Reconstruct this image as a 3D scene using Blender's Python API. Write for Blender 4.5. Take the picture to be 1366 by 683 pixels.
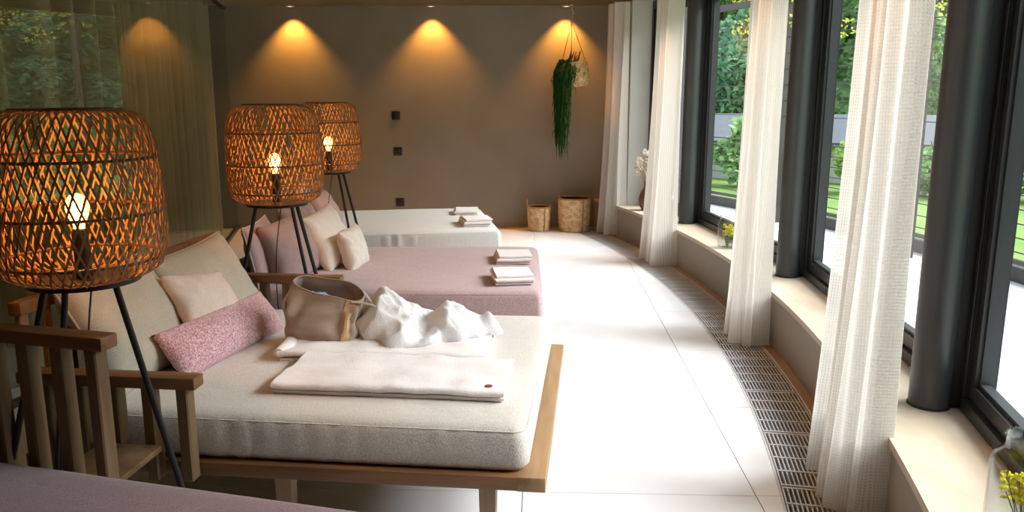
import bpy, bmesh, math, random
from mathutils import Vector, Matrix, noise

PI = math.pi
R_ = math.radians
random.seed(7)
for o in list(bpy.data.objects):
    bpy.data.objects.remove(o, do_unlink=True)
SC = bpy.context.scene
COL = SC.collection

# ------------------------------------------------------------------ camera
cd = bpy.data.cameras.new('camera')
cam = bpy.data.objects.new('camera', cd)
COL.objects.link(cam)
cd.sensor_width = 36.0
cd.lens = 36.0 * 1060.0 / 1366.0
cd.clip_start = 0.02
cd.clip_end = 400
cam.location = (0, 0, 1.5)
cam.rotation_euler = (math.radians(90 - 11.232), 0, 0)
SC.camera = cam

# ------------------------------------------------------------------ sky, sun, exposure
W = bpy.data.worlds.new('overcast_sky')
SC.world = W
W.use_nodes = True
bg = W.node_tree.nodes['Background']
bg.inputs[0].default_value = (0.88, 0.96, 1.08, 1)
bg.inputs[1].default_value = 3.6

sd = bpy.data.lights.new('hazy_sun', 'SUN')
sd.energy = 26.0
sd.angle = math.radians(50)
sd.color = (0.97, 0.985, 1.0)
sun = bpy.data.objects.new('hazy_sun', sd)
COL.objects.link(sun)
sun.rotation_euler = Vector((-0.80, 0.0, -0.60)).to_track_quat('-Z', 'Y').to_euler()

SC.view_settings.view_transform = 'Standard'
SC.view_settings.look = 'None'
SC.view_settings.gamma = 1.0
SC.view_settings.use_curve_mapping = False
SC.view_settings.exposure = -0.68
SC.cycles.use_denoising = True
SC.cycles.max_bounces = 10
SC.cycles.diffuse_bounces = 6
SC.cycles.transparent_max_bounces = 16
SC.cycles.sample_clamp_indirect = 6.0
SC.cycles.caustics_reflective = False
SC.cycles.caustics_refractive = False

# ------------------------------------------------------------------ materials
MATS = {}


def new_mat(name):
    m = bpy.data.materials.new(name)
    m.use_nodes = True
    nt = m.node_tree
    return m, nt, nt.nodes, nt.links, nt.nodes['Principled BSDF']


def mat(name, col, rough=0.7, metal=0.0, var=0.0, vscale=4.0, bump=0.0, bscale=60.0, stretch=(1, 1, 1),
        col2=None, spec=0.5, detail=4.0, sheen=0.0, coat=0.0, bdist=0.003):
    if name in MATS:
        return MATS[name]
    m, nt, N, L, p = new_mat(name)
    p.inputs['Roughness'].default_value = rough
    p.inputs['Metallic'].default_value = metal
    p.inputs['Specular IOR Level'].default_value = spec
    p.inputs['Sheen Weight'].default_value = sheen
    p.inputs['Coat Weight'].default_value = coat
    c = (*col, 1)
    p.inputs['Base Color'].default_value = c
    tc = N.new('ShaderNodeTexCoord')
    mp = N.new('ShaderNodeMapping')
    mp.inputs['Scale'].default_value = stretch
    L.new(tc.outputs['Object'], mp.inputs['Vector'])
    if var > 0 or col2:
        n = N.new('ShaderNodeTexNoise')
        n.inputs['Scale'].default_value = vscale
        n.inputs['Detail'].default_value = detail
        L.new(mp.outputs[0], n.inputs['Vector'])
        r = N.new('ShaderNodeValToRGB')
        r.color_ramp.elements[0].position = 0.3
        r.color_ramp.elements[1].position = 0.7
        if col2:
            a, b = col, col2
        else:
            a = tuple(x * (1 - var) for x in col)
            b = tuple(min(1, x * (1 + var)) for x in col)
        r.color_ramp.elements[0].color = (*a, 1)
        r.color_ramp.elements[1].color = (*b, 1)
        L.new(n.outputs['Fac'], r.inputs['Fac'])
        L.new(r.outputs[0], p.inputs['Base Color'])
    if bump > 0:
        n2 = N.new('ShaderNodeTexNoise')
        n2.inputs['Scale'].default_value = bscale
        n2.inputs['Detail'].default_value = 3
        L.new(mp.outputs[0], n2.inputs['Vector'])
        b = N.new('ShaderNodeBump')
        b.inputs['Strength'].default_value = bump
        b.inputs['Distance'].default_value = bdist
        L.new(n2.outputs['Fac'], b.inputs['Height'])
        L.new(b.outputs[0], p.inputs['Normal'])
    MATS[name] = m
    return m


def fabric(name, c1, c2, scale=160.0, bump=0.5, sheen=0.3):
    """coarse woven cloth: two thread colours mixed by a stretched noise weave, with a matching bump"""
    if name in MATS:
        return MATS[name]
    m, nt, N, L, p = new_mat(name)
    p.inputs['Roughness'].default_value = 0.95
    p.inputs['Specular IOR Level'].default_value = 0.15
    p.inputs['Sheen Weight'].default_value = sheen
    tc = N.new('ShaderNodeTexCoord')
    outs = []
    for st in ((1, 3.2, 1), (3.2, 1, 1)):
        mp = N.new('ShaderNodeMapping')
        mp.inputs['Scale'].default_value = st
        L.new(tc.outputs['Object'], mp.inputs['Vector'])
        n = N.new('ShaderNodeTexNoise')
        n.inputs['Scale'].default_value = scale
        n.inputs['Detail'].default_value = 1
        L.new(mp.outputs[0], n.inputs['Vector'])
        outs.append(n)
    mx = N.new('ShaderNodeMath')
    mx.operation = 'ADD'
    L.new(outs[0].outputs['Fac'], mx.inputs[0])
    L.new(outs[1].outputs['Fac'], mx.inputs[1])
    r = N.new('ShaderNodeValToRGB')
    r.color_ramp.elements[0].position = 0.0
    r.color_ramp.elements[1].position = 1.0
    r.color_ramp.elements[0].color = (*c1, 1)
    r.color_ramp.elements[1].color = (*c2, 1)
    sc = N.new('ShaderNodeMapRange')
    sc.inputs[1].default_value = 0.75
    sc.inputs[2].default_value = 1.25
    L.new(mx.outputs[0], sc.inputs[0])
    L.new(sc.outputs[0], r.inputs['Fac'])
    L.new(r.outputs[0], p.inputs['Base Color'])
    b = N.new('ShaderNodeBump')
    b.inputs['Strength'].default_value = bump
    b.inputs['Distance'].default_value = 0.002
    L.new(mx.outputs[0], b.inputs['Height'])
    # soft larger creases
    n3 = N.new('ShaderNodeTexNoise')
    n3.inputs['Scale'].default_value = 5.0
    n3.inputs['Detail'].default_value = 3
    n3.inputs['Distortion'].default_value = 0.6
    L.new(tc.outputs['Object'], n3.inputs['Vector'])
    b2 = N.new('ShaderNodeBump')
    b2.inputs['Strength'].default_value = 0.35
    b2.inputs['Distance'].default_value = 0.02
    L.new(n3.outputs['Fac'], b2.inputs['Height'])
    L.new(b.outputs[0], b2.inputs['Normal'])
    L.new(b2.outputs[0], p.inputs['Normal'])
    MATS[name] = m
    return m


def wood(name, c1, c2, axis=0, rough=0.45):
    st = [14, 14, 14]
    st[axis] = 1.2
    return mat(name, c1, rough, col2=c2, vscale=3.0, stretch=tuple(st), bump=0.15, bscale=4, detail=6, spec=0.4)


def glass(name, ior=1.5, tint=(1, 1, 1), rough=0.0, boost=1.0, base=0.0):
    m, nt, N, L, p = new_mat(name)
    N.remove(p)
    out = N['Material Output']
    fr = N.new('ShaderNodeFresnel')
    gm_ = N.new('ShaderNodeNewGeometry')     # the pane is one thin sheet: same reflectance from both sides
    mr = N.new('ShaderNodeMapRange')
    mr.inputs[3].default_value = ior
    mr.inputs[4].default_value = 1.0 / ior
    L.new(gm_.outputs['Backfacing'], mr.inputs[0])
    L.new(mr.outputs[0], fr.inputs['IOR'])
    mu = N.new('ShaderNodeMath')
    mu.operation = 'MULTIPLY'
    mu.use_clamp = True
    mu.inputs[1].default_value = boost
    L.new(fr.outputs[0], mu.inputs[0])
    if base:                                  # reflective film: a constant share on top of Fresnel
        mu.operation = 'MULTIPLY_ADD'
        mu.inputs[2].default_value = base
    t = N.new('ShaderNodeBsdfTransparent')
    t.inputs[0].default_value = (*tint, 1)
    g = N.new('ShaderNodeBsdfGlossy')
    g.inputs['Roughness'].default_value = rough
    mx = N.new('ShaderNodeMixShader')
    L.new(mu.outputs[0], mx.inputs[0])
    L.new(t.outputs[0], mx.inputs[1])
    L.new(g.outputs[0], mx.inputs[2])
    L.new(mx.outputs[0], out.inputs[0])
    return m


def emit(name, col, strength):
    m, nt, N, L, p = new_mat(name)
    p.inputs['Base Color'].default_value = (*col, 1)
    p.inputs['Emission Color'].default_value = (*col, 1)
    p.inputs['Emission Strength'].default_value = strength
    return m


def cloth_sheer(name, col, transl, open_, lines=260.0, var=0.12):
    """loosely woven curtain cloth: diffuse + translucent, pinholes between the yarns"""
    m, nt, N, L, p = new_mat(name)
    N.remove(p)
    out = N['Material Output']
    uv = N.new('ShaderNodeTexCoord')
    w = []
    for d in ('X', 'Y'):
        wv = N.new('ShaderNodeTexWave')
        wv.bands_direction = d
        wv.inputs['Scale'].default_value = lines / 11.5
        wv.inputs['Distortion'].default_value = 1.2
        wv.inputs['Detail'].default_value = 2
        wv.inputs['Detail Scale'].default_value = 1.5
        L.new(uv.outputs['UV'], wv.inputs['Vector'])
        w.append(wv)
    mul = N.new('ShaderNodeMath')
    mul.operation = 'MULTIPLY'
    L.new(w[0].outputs['Fac'], mul.inputs[0])
    L.new(w[1].outputs['Fac'], mul.inputs[1])
    ramp = N.new('ShaderNodeValToRGB')
    ramp.color_ramp.elements[0].color = (*[c * (1 - var) for c in col], 1)
    ramp.color_ramp.elements[1].color = (*[min(1, c * (1 + var)) for c in col], 1)
    L.new(w[1].outputs['Fac'], ramp.inputs[0])
    df = N.new('ShaderNodeBsdfDiffuse')
    tr = N.new('ShaderNodeBsdfTranslucent')
    L.new(ramp.outputs[0], df.inputs[0])
    L.new(ramp.outputs[0], tr.inputs[0])
    bm_ = N.new('ShaderNodeBump')
    bm_.inputs['Strength'].default_value = 0.3
    bm_.inputs['Distance'].default_value = 0.002
    L.new(w[1].outputs['Fac'], bm_.inputs['Height'])
    L.new(bm_.outputs[0], df.inputs['Normal'])
    m1 = N.new('ShaderNodeMixShader')
    m1.inputs[0].default_value = transl
    L.new(df.outputs[0], m1.inputs[1])
    L.new(tr.outputs[0], m1.inputs[2])
    ts = N.new('ShaderNodeBsdfTransparent')
    op = N.new('ShaderNodeMath')
    op.operation = 'MULTIPLY'
    op.inputs[1].default_value = open_ * 3.0
    L.new(mul.outputs[0], op.inputs[0])
    m2 = N.new('ShaderNodeMixShader')
    L.new(op.outputs[0], m2.inputs[0])
    L.new(m1.outputs[0], m2.inputs[1])
    L.new(ts.outputs[0], m2.inputs[2])
    L.new(m2.outputs[0], out.inputs[0])
    return m


def leaves_mat(name, cols, rough=0.6, transl=0.35):
    m, nt, N, L, p = new_mat(name)
    N.remove(p)
    out = N['Material Output']
    g = N.new('ShaderNodeNewGeometry')
    r = N.new('ShaderNodeValToRGB')
    el = r.color_ramp.elements
    while len(el) < len(cols):
        el.new(0.5)
    for i, c in enumerate(cols):
        el[i].position = i / (len(cols) - 1)
        el[i].color = (*c, 1)
    L.new(g.outputs['Random Per Island'], r.inputs[0])
    df = N.new('ShaderNodeBsdfDiffuse')
    tr = N.new('ShaderNodeBsdfTranslucent')
    L.new(r.outputs[0], df.inputs[0])
    L.new(r.outputs[0], tr.inputs[0])
    mx = N.new('ShaderNodeMixShader')
    mx.inputs[0].default_value = transl
    L.new(df.outputs[0], mx.inputs[1])
    L.new(tr.outputs[0], mx.inputs[2])
    L.new(mx.outputs[0], out.inputs[0])
    return m


M_WALL = mat('taupe_plaster', (0.225, 0.203, 0.162), 0.85, var=0.08, vscale=1.6, bump=0.12, bscale=25)
M_PIER = mat('light_grey_plaster', (0.50, 0.50, 0.47), 0.85, var=0.04, vscale=2)
M_CEIL = mat('beige_ceiling_paint', (0.60, 0.50, 0.36), 0.9, var=0.03, vscale=2)
M_TILE = mat('pale_stone_tile', (0.56, 0.56, 0.57), 0.42, col2=(0.75, 0.75, 0.755), vscale=1.3, detail=7, bump=0.05, bscale=12, spec=0.45)
M_GROUT = mat('tile_grout', (0.60, 0.59, 0.58), 0.9, var=0.05)
M_BROWN = mat('brown_stone_border', (0.30, 0.19, 0.12), 0.6, var=0.15, vscale=5)
M_SILL = mat('oak_veneer_sill', (0.42, 0.345, 0.25), 0.5, col2=(0.54, 0.455, 0.345), vscale=2.2, stretch=(3, 1, 1), detail=6, bump=0.05, bscale=6)
M_BENCH = mat('taupe_bench_front', (0.27, 0.235, 0.19), 0.7, var=0.05, vscale=2)
M_DARK = mat('dark_void', (0.02, 0.02, 0.02), 0.9)
M_STEEL = mat('brushed_grate_steel', (0.52, 0.52, 0.53), 0.45, metal=0.0, var=0.05, vscale=20)
M_COLUMN = mat('anthracite_column_paint', (0.045, 0.046, 0.048), 0.38, spec=0.5, var=0.05)
M_FRAME = mat('anthracite_window_frame', (0.04, 0.043, 0.047), 0.35, spec=0.5, var=0.05)
M_GASKET = mat('black_gasket', (0.008, 0.008, 0.008), 0.6)
M_GLASS = glass('window_glass', 1.45, (0.97, 0.985, 0.98))
M_PGLASS = glass('partition_glass', 1.5, (0.78, 0.82, 0.79), boost=0.25, base=0.17)
M_JAR = glass('jar_glass', 1.45, (0.95, 0.97, 0.97), boost=1.3)
M_OAK = wood('stained_oak', (0.15, 0.068, 0.028), (0.24, 0.118, 0.052), 0)
M_OAKL = wood('light_oak', (0.125, 0.076, 0.034), (0.19, 0.12, 0.058), 2)
M_OAKF = wood('oak_foot_rail', (0.28, 0.165, 0.08), (0.38, 0.235, 0.12), 1)
M_OAKG = wood('oak_leg', (0.28, 0.18, 0.095), (0.36, 0.24, 0.13), 2)
M_OAKS = wood('oak_slat', (0.17, 0.105, 0.05), (0.25, 0.16, 0.08), 2)
M_BEIGE = fabric('beige_upholstery', (0.50, 0.455, 0.40), (0.78, 0.73, 0.665), 210, 0.6)
M_MAUVE = fabric('mauve_upholstery', (0.33, 0.225, 0.23), (0.60, 0.44, 0.435), 230, 0.5)
M_PLUM = fabric('plum_upholstery', (0.17, 0.105, 0.125), (0.36, 0.25, 0.27), 230, 0.5)
M_GREYW = fabric('pale_grey_upholstery', (0.60, 0.58, 0.55), (0.76, 0.74, 0.71), 200, 0.3)
M_PBEIGE = fabric('sage_beige_pillow_cloth', (0.38, 0.345, 0.275), (0.55, 0.505, 0.415), 300, 0.4)
M_PLIN = fabric('blush_linen', (0.60, 0.50, 0.43), (0.76, 0.67, 0.60), 260, 0.35)
M_PWHITE = fabric('cream_linen', (0.68, 0.61, 0.54), (0.84, 0.78, 0.71), 260, 0.35)
M_PMAUVE = fabric('dusty_mauve_cloth', (0.30, 0.205, 0.20), (0.44, 0.315, 0.305), 260, 0.35)
M_PPINK = fabric('dusty_pink_cloth', (0.42, 0.28, 0.275), (0.56, 0.40, 0.39), 260, 0.35)
M_KNIT = fabric('rose_knit', (0.36, 0.14, 0.18), (0.80, 0.58, 0.62), 130, 1.0)
M_TOWEL = fabric('blush_towel_cloth', (0.83, 0.755, 0.735), (0.96, 0.91, 0.895), 180, 0.8, 0.4)
M_ROBE = fabric('white_terry', (0.84, 0.84, 0.86), (0.94, 0.94, 0.95), 170, 1.0, 0.4)
M_BAG = mat('taupe_canvas', (0.40, 0.315, 0.235), 0.75, var=0.10, vscale=8, bump=0.3, bscale=200, sheen=0.2)
M_BAGIN = mat('grey_bag_lining', (0.42, 0.37, 0.30), 0.85, var=0.1, vscale=6)
M_STRAP = mat('tan_strap', (0.50, 0.32, 0.165), 0.6, var=0.1, vscale=10)
M_BLACK = mat('black_metal', (0.012, 0.012, 0.013), 0.4, spec=0.4, var=0.1)
M_CANE = mat('brown_cane', (0.20, 0.105, 0.045), 0.5, col2=(0.34, 0.19, 0.085), vscale=18, spec=0.4)
M_HOOP = mat('dark_cane_hoop', (0.10, 0.04, 0.015), 0.55, var=0.2, vscale=12)
M_SEAG = mat('seagrass', (0.46, 0.27, 0.12), 0.8, col2=(0.80, 0.58, 0.32), vscale=22, bump=0.4, bscale=120)
M_RIM = mat('seagrass_rim', (0.33, 0.17, 0.07), 0.8, var=0.2, vscale=25)
M_LINER = mat('dark_basket_lining', (0.05, 0.022, 0.012), 0.85, var=0.2)
M_OUTLET = mat('black_outlet_plastic', (0.012, 0.011, 0.010), 0.35)
M_LGREY = mat('outlet_contact', (0.45, 0.42, 0.38), 0.4)
M_BULB = emit('warm_bulb_glass', (1.0, 0.50, 0.12), 26)
M_FILA = emit('bulb_filament', (1.0, 0.80, 0.40), 90)
M_SPOTE = emit('downlight_lens', (1.0, 0.62, 0.25), 9)
M_CURT = cloth_sheer('cream_open_weave', (0.84, 0.81, 0.765), 0.55, 0.13, 300, 0.06)
M_GCURT = cloth_sheer('olive_curtain_cloth', (0.50, 0.47, 0.32), 0.15, 0.0, 420, 0.10)
M_TERR = mat('terrace_concrete', (0.66, 0.655, 0.64), 0.75, var=0.08, vscale=1.5)
M_LAWN = mat('lawn_grass', (0.10, 0.19, 0.03), 0.9, col2=(0.17, 0.28, 0.05), vscale=0.6, detail=6)
M_HILL = mat('wooded_hill', (0.07, 0.16, 0.06), 0.95, col2=(0.16, 0.28, 0.10), vscale=0.35, detail=8)
M_TRUNK = mat('tree_bark', (0.08, 0.055, 0.035), 0.9, var=0.3, vscale=8)
M_ROOF = mat('slate_grey_roof', (0.085, 0.10, 0.115), 0.7, var=0.12, vscale=3, stretch=(1, 6, 6))
M_SHED = mat('shed_board', (0.55, 0.57, 0.55), 0.8, var=0.1, vscale=2)
M_RAIL = mat('rail_dark_steel', (0.055, 0.05, 0.05), 0.5, metal=0.2, var=0.1)
M_LEAF1 = leaves_mat('mid_green_leaves', [(0.13, 0.27, 0.10), (0.27, 0.46, 0.19), (0.42, 0.60, 0.29)])
M_LEAF2 = leaves_mat('blue_green_leaves', [(0.12, 0.26, 0.15), (0.23, 0.43, 0.26), (0.37, 0.57, 0.37)])
M_LEAF3 = leaves_mat('yellow_green_leaves', [(0.17, 0.32, 0.07), (0.34, 0.50, 0.13), (0.52, 0.62, 0.20)])
M_VINE = leaves_mat('autumn_vine_leaves', [(0.25, 0.36, 0.06), (0.55, 0.55, 0.12), (0.70, 0.62, 0.18)])
M_PLANT = leaves_mat('dark_trailing_stems', [(0.008, 0.035, 0.008), (0.02, 0.075, 0.014), (0.05, 0.13, 0.03)], transl=0.15)
M_TWIG = mat('dark_twig', (0.03, 0.012, 0.01), 0.8, var=0.2)
M_YFLOW = leaves_mat('yellow_blossom', [(0.55, 0.50, 0.02), (0.80, 0.70, 0.04), (0.9, 0.85, 0.12)])
M_DRIED = leaves_mat('dried_white_flowers', [(0.60, 0.52, 0.42), (0.80, 0.74, 0.65)])
M_VASE = mat('brown_ceramic', (0.14, 0.07, 0.05), 0.4, var=0.2, vscale=8)
M_CORD = mat('jute_cord', (0.30, 0.19, 0.09), 0.9, var=0.2, vscale=30)
M_BLUE = mat('blue_print_packet', (0.75, 0.78, 0.85), 0.5, col2=(0.10, 0.22, 0.62), vscale=14)
M_EMB = mat('red_brown_embroidery', (0.22, 0.05, 0.04), 0.8)
M_GROUND = M_LAWN


# ------------------------------------------------------------------ mesh helpers
class MB:
    def __init__(self):
        self.v = []
        self.f = []
        self.uv = None

    def add(self, vs, fs):
        b = len(self.v)
        self.v += [tuple(p) for p in vs]
        self.f += [tuple(i + b for i in q) for q in fs]
        return self

    def box(self, x0, x1, y0, y1, z0, z1):
        vs = [(x0, y0, z0), (x1, y0, z0), (x1, y1, z0), (x0, y1, z0), (x0, y0, z1), (x1, y0, z1), (x1, y1, z1), (x0, y1, z1)]
        return self.add(vs, [(3, 2, 1, 0), (4, 5, 6, 7), (0, 1, 5, 4), (1, 2, 6, 5), (2, 3, 7, 6), (3, 0, 4, 7)])

    def obox(self, c, ax, ay, az):
        """oriented box: centre and three half-axis vectors"""
        c, ax, ay, az = map(Vector, (c, ax, ay, az))
        vs = [c - ax - ay - az, c + ax - ay - az, c + ax + ay - az, c - ax + ay - az,
              c - ax - ay + az, c + ax - ay + az, c + ax + ay + az, c - ax + ay + az]
        return self.add(vs, [(3, 2, 1, 0), (4, 5, 6, 7), (0, 1, 5, 4), (1, 2, 6, 5), (2, 3, 7, 6), (3, 0, 4, 7)])

    def tube(self, pts, r, n=8, r2=None, flat=1.0, cap=True, up=None):
        """tube along points; r may be list; flat squashes the second axis"""
        pts = [Vector(p) for p in pts]
        k = len(pts)
        rs = r if isinstance(r, (list, tuple)) else [r + ((r2 if r2 is not None else r) - r) * i / max(1, k - 1) for i in range(k)]
        vs = []
        ref = None
        for i, p in enumerate(pts):
            t = (pts[min(i + 1, k - 1)] - pts[max(i - 1, 0)])
            if t.length < 1e-9:
                t = Vector((0, 0, 1))
            t.normalize()
            if up is not None:
                ref = Vector(up(p)) if callable(up) else Vector(up)
            elif ref is None:
                ref = Vector((0, 0, 1)) if abs(t.z) < 0.9 else Vector((1, 0, 0))
            b = t.cross(ref)
            if b.length < 1e-6:
                b = t.cross(Vector((0.3, 1, 0.2)))
            b.normalize()
            nn = b.cross(t).normalized()
            if up is None:
                ref = nn
            for j in range(n):
                a = 2 * PI * (j + 0.5) / n
                vs.append(p + b * math.cos(a) * rs[i] + nn * math.sin(a) * rs[i] * flat)
        fs = []
        for i in range(k - 1):
            for j in range(n):
                fs.append((i * n + j, i * n + (j + 1) % n, (i + 1) * n + (j + 1) % n, (i + 1) * n + j))
        if cap:
            fs.append(tuple(range(n - 1, -1, -1)))
            fs.append(tuple((k - 1) * n + j for j in range(n)))
        return self.add(vs, fs)

    def ring(self, c, R, r, n=40, m=6, axis=None):
        c = Vector(c)
        vs = []
        for i in range(n):
            a = 2 * PI * i / n
            d = Vector((math.cos(a), math.sin(a), 0))
            for j in range(m):
                b = 2 * PI * j / m
                vs.append(c + d * (R + r * math.cos(b)) + Vector((0, 0, r * math.sin(b))))
        fs = [(i * m + j, ((i + 1) % n) * m + j, ((i + 1) % n) * m + (j + 1) % m, i * m + (j + 1) % m) for i in range(n) for j in range(m)]
        return self.add(vs, fs)

    def lathe(self, prof, n=32, c=(0, 0, 0), close=False):
        cx, cy, cz = c
        vs = []
        for (r, z) in prof:
            for j in range(n):
                a = 2 * PI * j / n
                vs.append((cx + r * math.cos(a), cy + r * math.sin(a), cz + z))
        fs = []
        k = len(prof)
        for i in range(k - 1 if not close else k):
            for j in range(n):
                i2 = (i + 1) % k
                fs.append((i * n + j, i * n + (j + 1) % n, i2 * n + (j + 1) % n, i2 * n + j))
        return self.add(vs, fs)

    def disc(self, c, r, n=24, up=True):
        vs = [(c[0] + r * math.cos(2 * PI * j / n), c[1] + r * math.sin(2 * PI * j / n), c[2]) for j in range(n)]
        return self.add(vs, [tuple(range(n)) if up else tuple(range(n - 1, -1, -1))])

    def mesh(self, name, m, smooth=True, angle=0.6):
        me = bpy.data.meshes.new(name)
        me.from_pydata(self.v, [], self.f)
        if m:
            me.materials.append(m)
        if self.uv:
            ul = me.uv_layers.new(name='UVMap')
            for lp in me.loops:
                ul.data[lp.index].uv = self.uv[lp.vertex_index]
        me.update()
        if smooth:
            for p in me.polygons:
                p.use_smooth = True
            try:
                me.set_sharp_from_angle(angle=angle)
            except Exception:
                pass
        return me

    def build(self, name, m, parent=None, smooth=True, angle=0.6, loc=None, rot=None):
        me = self.mesh(name, m, smooth, angle)
        return link(name, me, parent, loc, rot)


def link(name, me, parent=None, loc=None, rot=None):
    o = bpy.data.objects.new(name, me)
    COL.objects.link(o)
    if parent is not None:
        o.parent = parent
    if loc is not None:
        o.location = loc
    if rot is not None:
        o.rotation_euler = rot
    return o


def tag(o, label, cat, group=None, kind=None):
    o['label'] = label
    o['category'] = cat
    if group:
        o['group'] = group
    if kind:
        o['kind'] = kind
    return o


def thing(name, label, cat, loc=(0, 0, 0), rz=0.0, group=None):
    o = bpy.data.objects.new(name, None)
    COL.objects.link(o)
    o.empty_display_size = 0.1
    o.location = loc
    o.rotation_euler = (0, 0, rz)
    return tag(o, label, cat, group)


def struct(o, label=None):
    o['kind'] = 'structure'
    if label:
        o['label'] = label
    return o


def sempty(name, label=None):
    o = bpy.data.objects.new(name, None)
    COL.objects.link(o)
    return struct(o, label)


def rbox(x0, x1, y0, y1, z0, z1, r=0.01, seg=2):
    """bevelled box as MB"""
    bm = bmesh.new()
    bmesh.ops.create_cube(bm, size=1.0)
    for v in bm.verts:
        v.co = ((x0 + x1) / 2 + v.co.x * (x1 - x0), (y0 + y1) / 2 + v.co.y * (y1 - y0), (z0 + z1) / 2 + v.co.z * (z1 - z0))
    bmesh.ops.bevel(bm, geom=bm.edges[:], offset=r, segments=seg, profile=0.5, affect='EDGES')
    m = MB()
    bm.verts.ensure_lookup_table()
    m.add([v.co[:] for v in bm.verts], [[v.index for v in f.verts] for f in bm.faces])
    bm.free()
    return m


# ------------------------------------------------------------------ curved room geometry: concentric arcs
CX, CY = -11.2, 5.3


def arc(r, a):
    """point on the room's arc; a in degrees, 0 = straight to the right (+X)"""
    a = math.radians(a)
    return (CX + r * math.cos(a), CY + r * math.sin(a))


def arc_y(r, y):
    return CX + math.sqrt(r * r - (y - CY) ** 2)


def ang_y(r, y):
    return math.degrees(math.asin((y - CY) / r))


def arc_band(r0, r1, z0, z1, a0, a1, n=48):
    """solid ring sector"""
    m = MB()
    vs = []
    for i in range(n + 1):
        a = a0 + (a1 - a0) * i / n
        p, q = arc(r0, a), arc(r1, a)
        vs += [(p[0], p[1], z0), (q[0], q[1], z0), (q[0], q[1], z1), (p[0], p[1], z1)]
    fs = []
    for i in range(n):
        b, c = i * 4, i * 4 + 4
        for k in range(4):
            fs.append((b + k, c + k, c + (k + 1) % 4, b + (k + 1) % 4))
    fs.append((3, 2, 1, 0))
    fs.append((n * 4, n * 4 + 1, n * 4 + 2, n * 4 + 3))
    fs = [tuple(reversed(f)) for f in fs]
    return m.add(vs, fs)


YB = 9.30          # back wall plane
YF = -0.70         # wall behind the camera
H = 2.50           # ceiling height
ZS = 0.34          # sill height
R_GL, R_GR = 12.487, 12.755     # floor grate
R_B = 12.815       # bench front
R_COL = 13.03
R_WIN = 13.19      # window plane
R_PART = 9.03      # glass partition radius on the left
A0 = -29.0         # angle behind the camera
A_END = 15.2       # angle of the right end pier

# floor slab with recess for the grate channel
fl = MB()
pts = []
fl.box(-4.6, 1.6, YF - 0.2, YB + 0.3, -0.30, -0.012)
floor = struct(fl.build('floor', M_GROUT, smooth=False), 'pale grey stone tiled floor of the curved room')


def clip_poly(poly, edges):
    for (p, n) in edges:
        out = []
        for i in range(len(poly)):
            a, b = poly[i], poly[(i + 1) % len(poly)]
            da = (a[0] - p[0]) * n[0] + (a[1] - p[1]) * n[1]
            db = (b[0] - p[0]) * n[0] + (b[1] - p[1]) * n[1]
            if da >= 0:
                out.append(a)
            if da * db < 0:
                t = da / (da - db)
                out.append((a[0] + (b[0] - a[0]) * t, a[1] + (b[1] - a[1]) * t))
        poly = out
        if len(poly) < 3:
            return []
    return poly


def arc_edges(r, n=40):
    e = []
    for i in range(n):
        a = A0 + (20 - A0) * (i + 0.5) / n
        p = arc(r, a)
        e.append((p, (-math.cos(math.radians(a)), -math.sin(math.radians(a)))))
    return e


def prism(poly, z0, z1, bev=0.002):
    """convex polygon slab with a small chamfer at the top"""
    n = len(poly)
    cx = sum(p[0] for p in poly) / n
    cy = sum(p[1] for p in poly) / n
    top = []
    for p in poly:
        d = Vector((cx - p[0], cy - p[1]))
        L_ = d.length
        d = d / L_ * min(bev * 1.6, L_ * 0.3) if L_ > 0 else d
        top.append((p[0] + d.x, p[1] + d.y))
    vs = [(*p, z0) for p in poly] + [(*p, z1 - bev) for p in poly] + [(*p, z1) for p in top]
    fs = [tuple(range(2 * n, 3 * n))]
    for i in range(n):
        j = (i + 1) % n
        fs += [(i, j, n + j, n + i), (n + i, n + j, 2 * n + j, 2 * n + i)]
    return MB().add(vs, fs)


TS = 0.90
edges = arc_edges(R_GL - 0.006) + [((0, YB - 0.13), (0, -1)), ((0, YF), (0, 1)), ((-3.2, 0), (1, 0))]
tr = math.radians(-2.0)
for i in range(-5, 4):
    for j in range(-3, 12):
        x0, y0 = -0.06 + i * TS, 0.15 + j * TS * 1.0
        g = 0.0011
        q = [(x0 + g, y0 + g), (x0 + TS - g, y0 + g), (x0 + TS - g, y0 + TS - g), (x0 + g, y0 + TS - g)]
        q = [(x * math.cos(tr) - y * math.sin(tr), x * math.sin(tr) + y * math.cos(tr)) for x, y in q]
        # ccw for prism
        q = clip_poly(q, edges)
        if len(q) >= 3:
            prism(q, -0.012, random.uniform(-0.0004, 0.0004)).build('tile', M_TILE, floor, smooth=False)

# brown stone border along the back wall
bb = rbox(-3.2, 1.30, YB - 0.125, YB + 0.02, -0.012, 0.001, 0.001, 1)
struct(bb.build('trim_1', M_BROWN, smooth=False), 'narrow brown stone border along the back wall')
struct(arc_band(R_GR + 0.008, R_B + 0.01, -0.012, 0.002, A0, 18.0, 60).build('trim_2', M_BROWN, angle=0.3), 'narrow brown stone border between grate and window bench')

# grate channel lining (dark) and the steel edge frames
ch = sempty('trim_3', 'dark convector channel set in the floor along the windows')
arc_band(R_GL, R_GR, -0.11, -0.10, A0, 18.4, 60).build('channel_bottom', M_DARK, ch)
arc_band(R_GL - 0.006, R_GL + 0.004, -0.11, 0.001, A0, 17.85, 80).build('edge_strip', M_STEEL, ch, angle=0.3)
arc_band(R_GR - 0.002, R_GR + 0.008, -0.11, 0.001, A0, 17.85, 80).build('edge_strip', M_STEEL, ch, angle=0.3)
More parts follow.
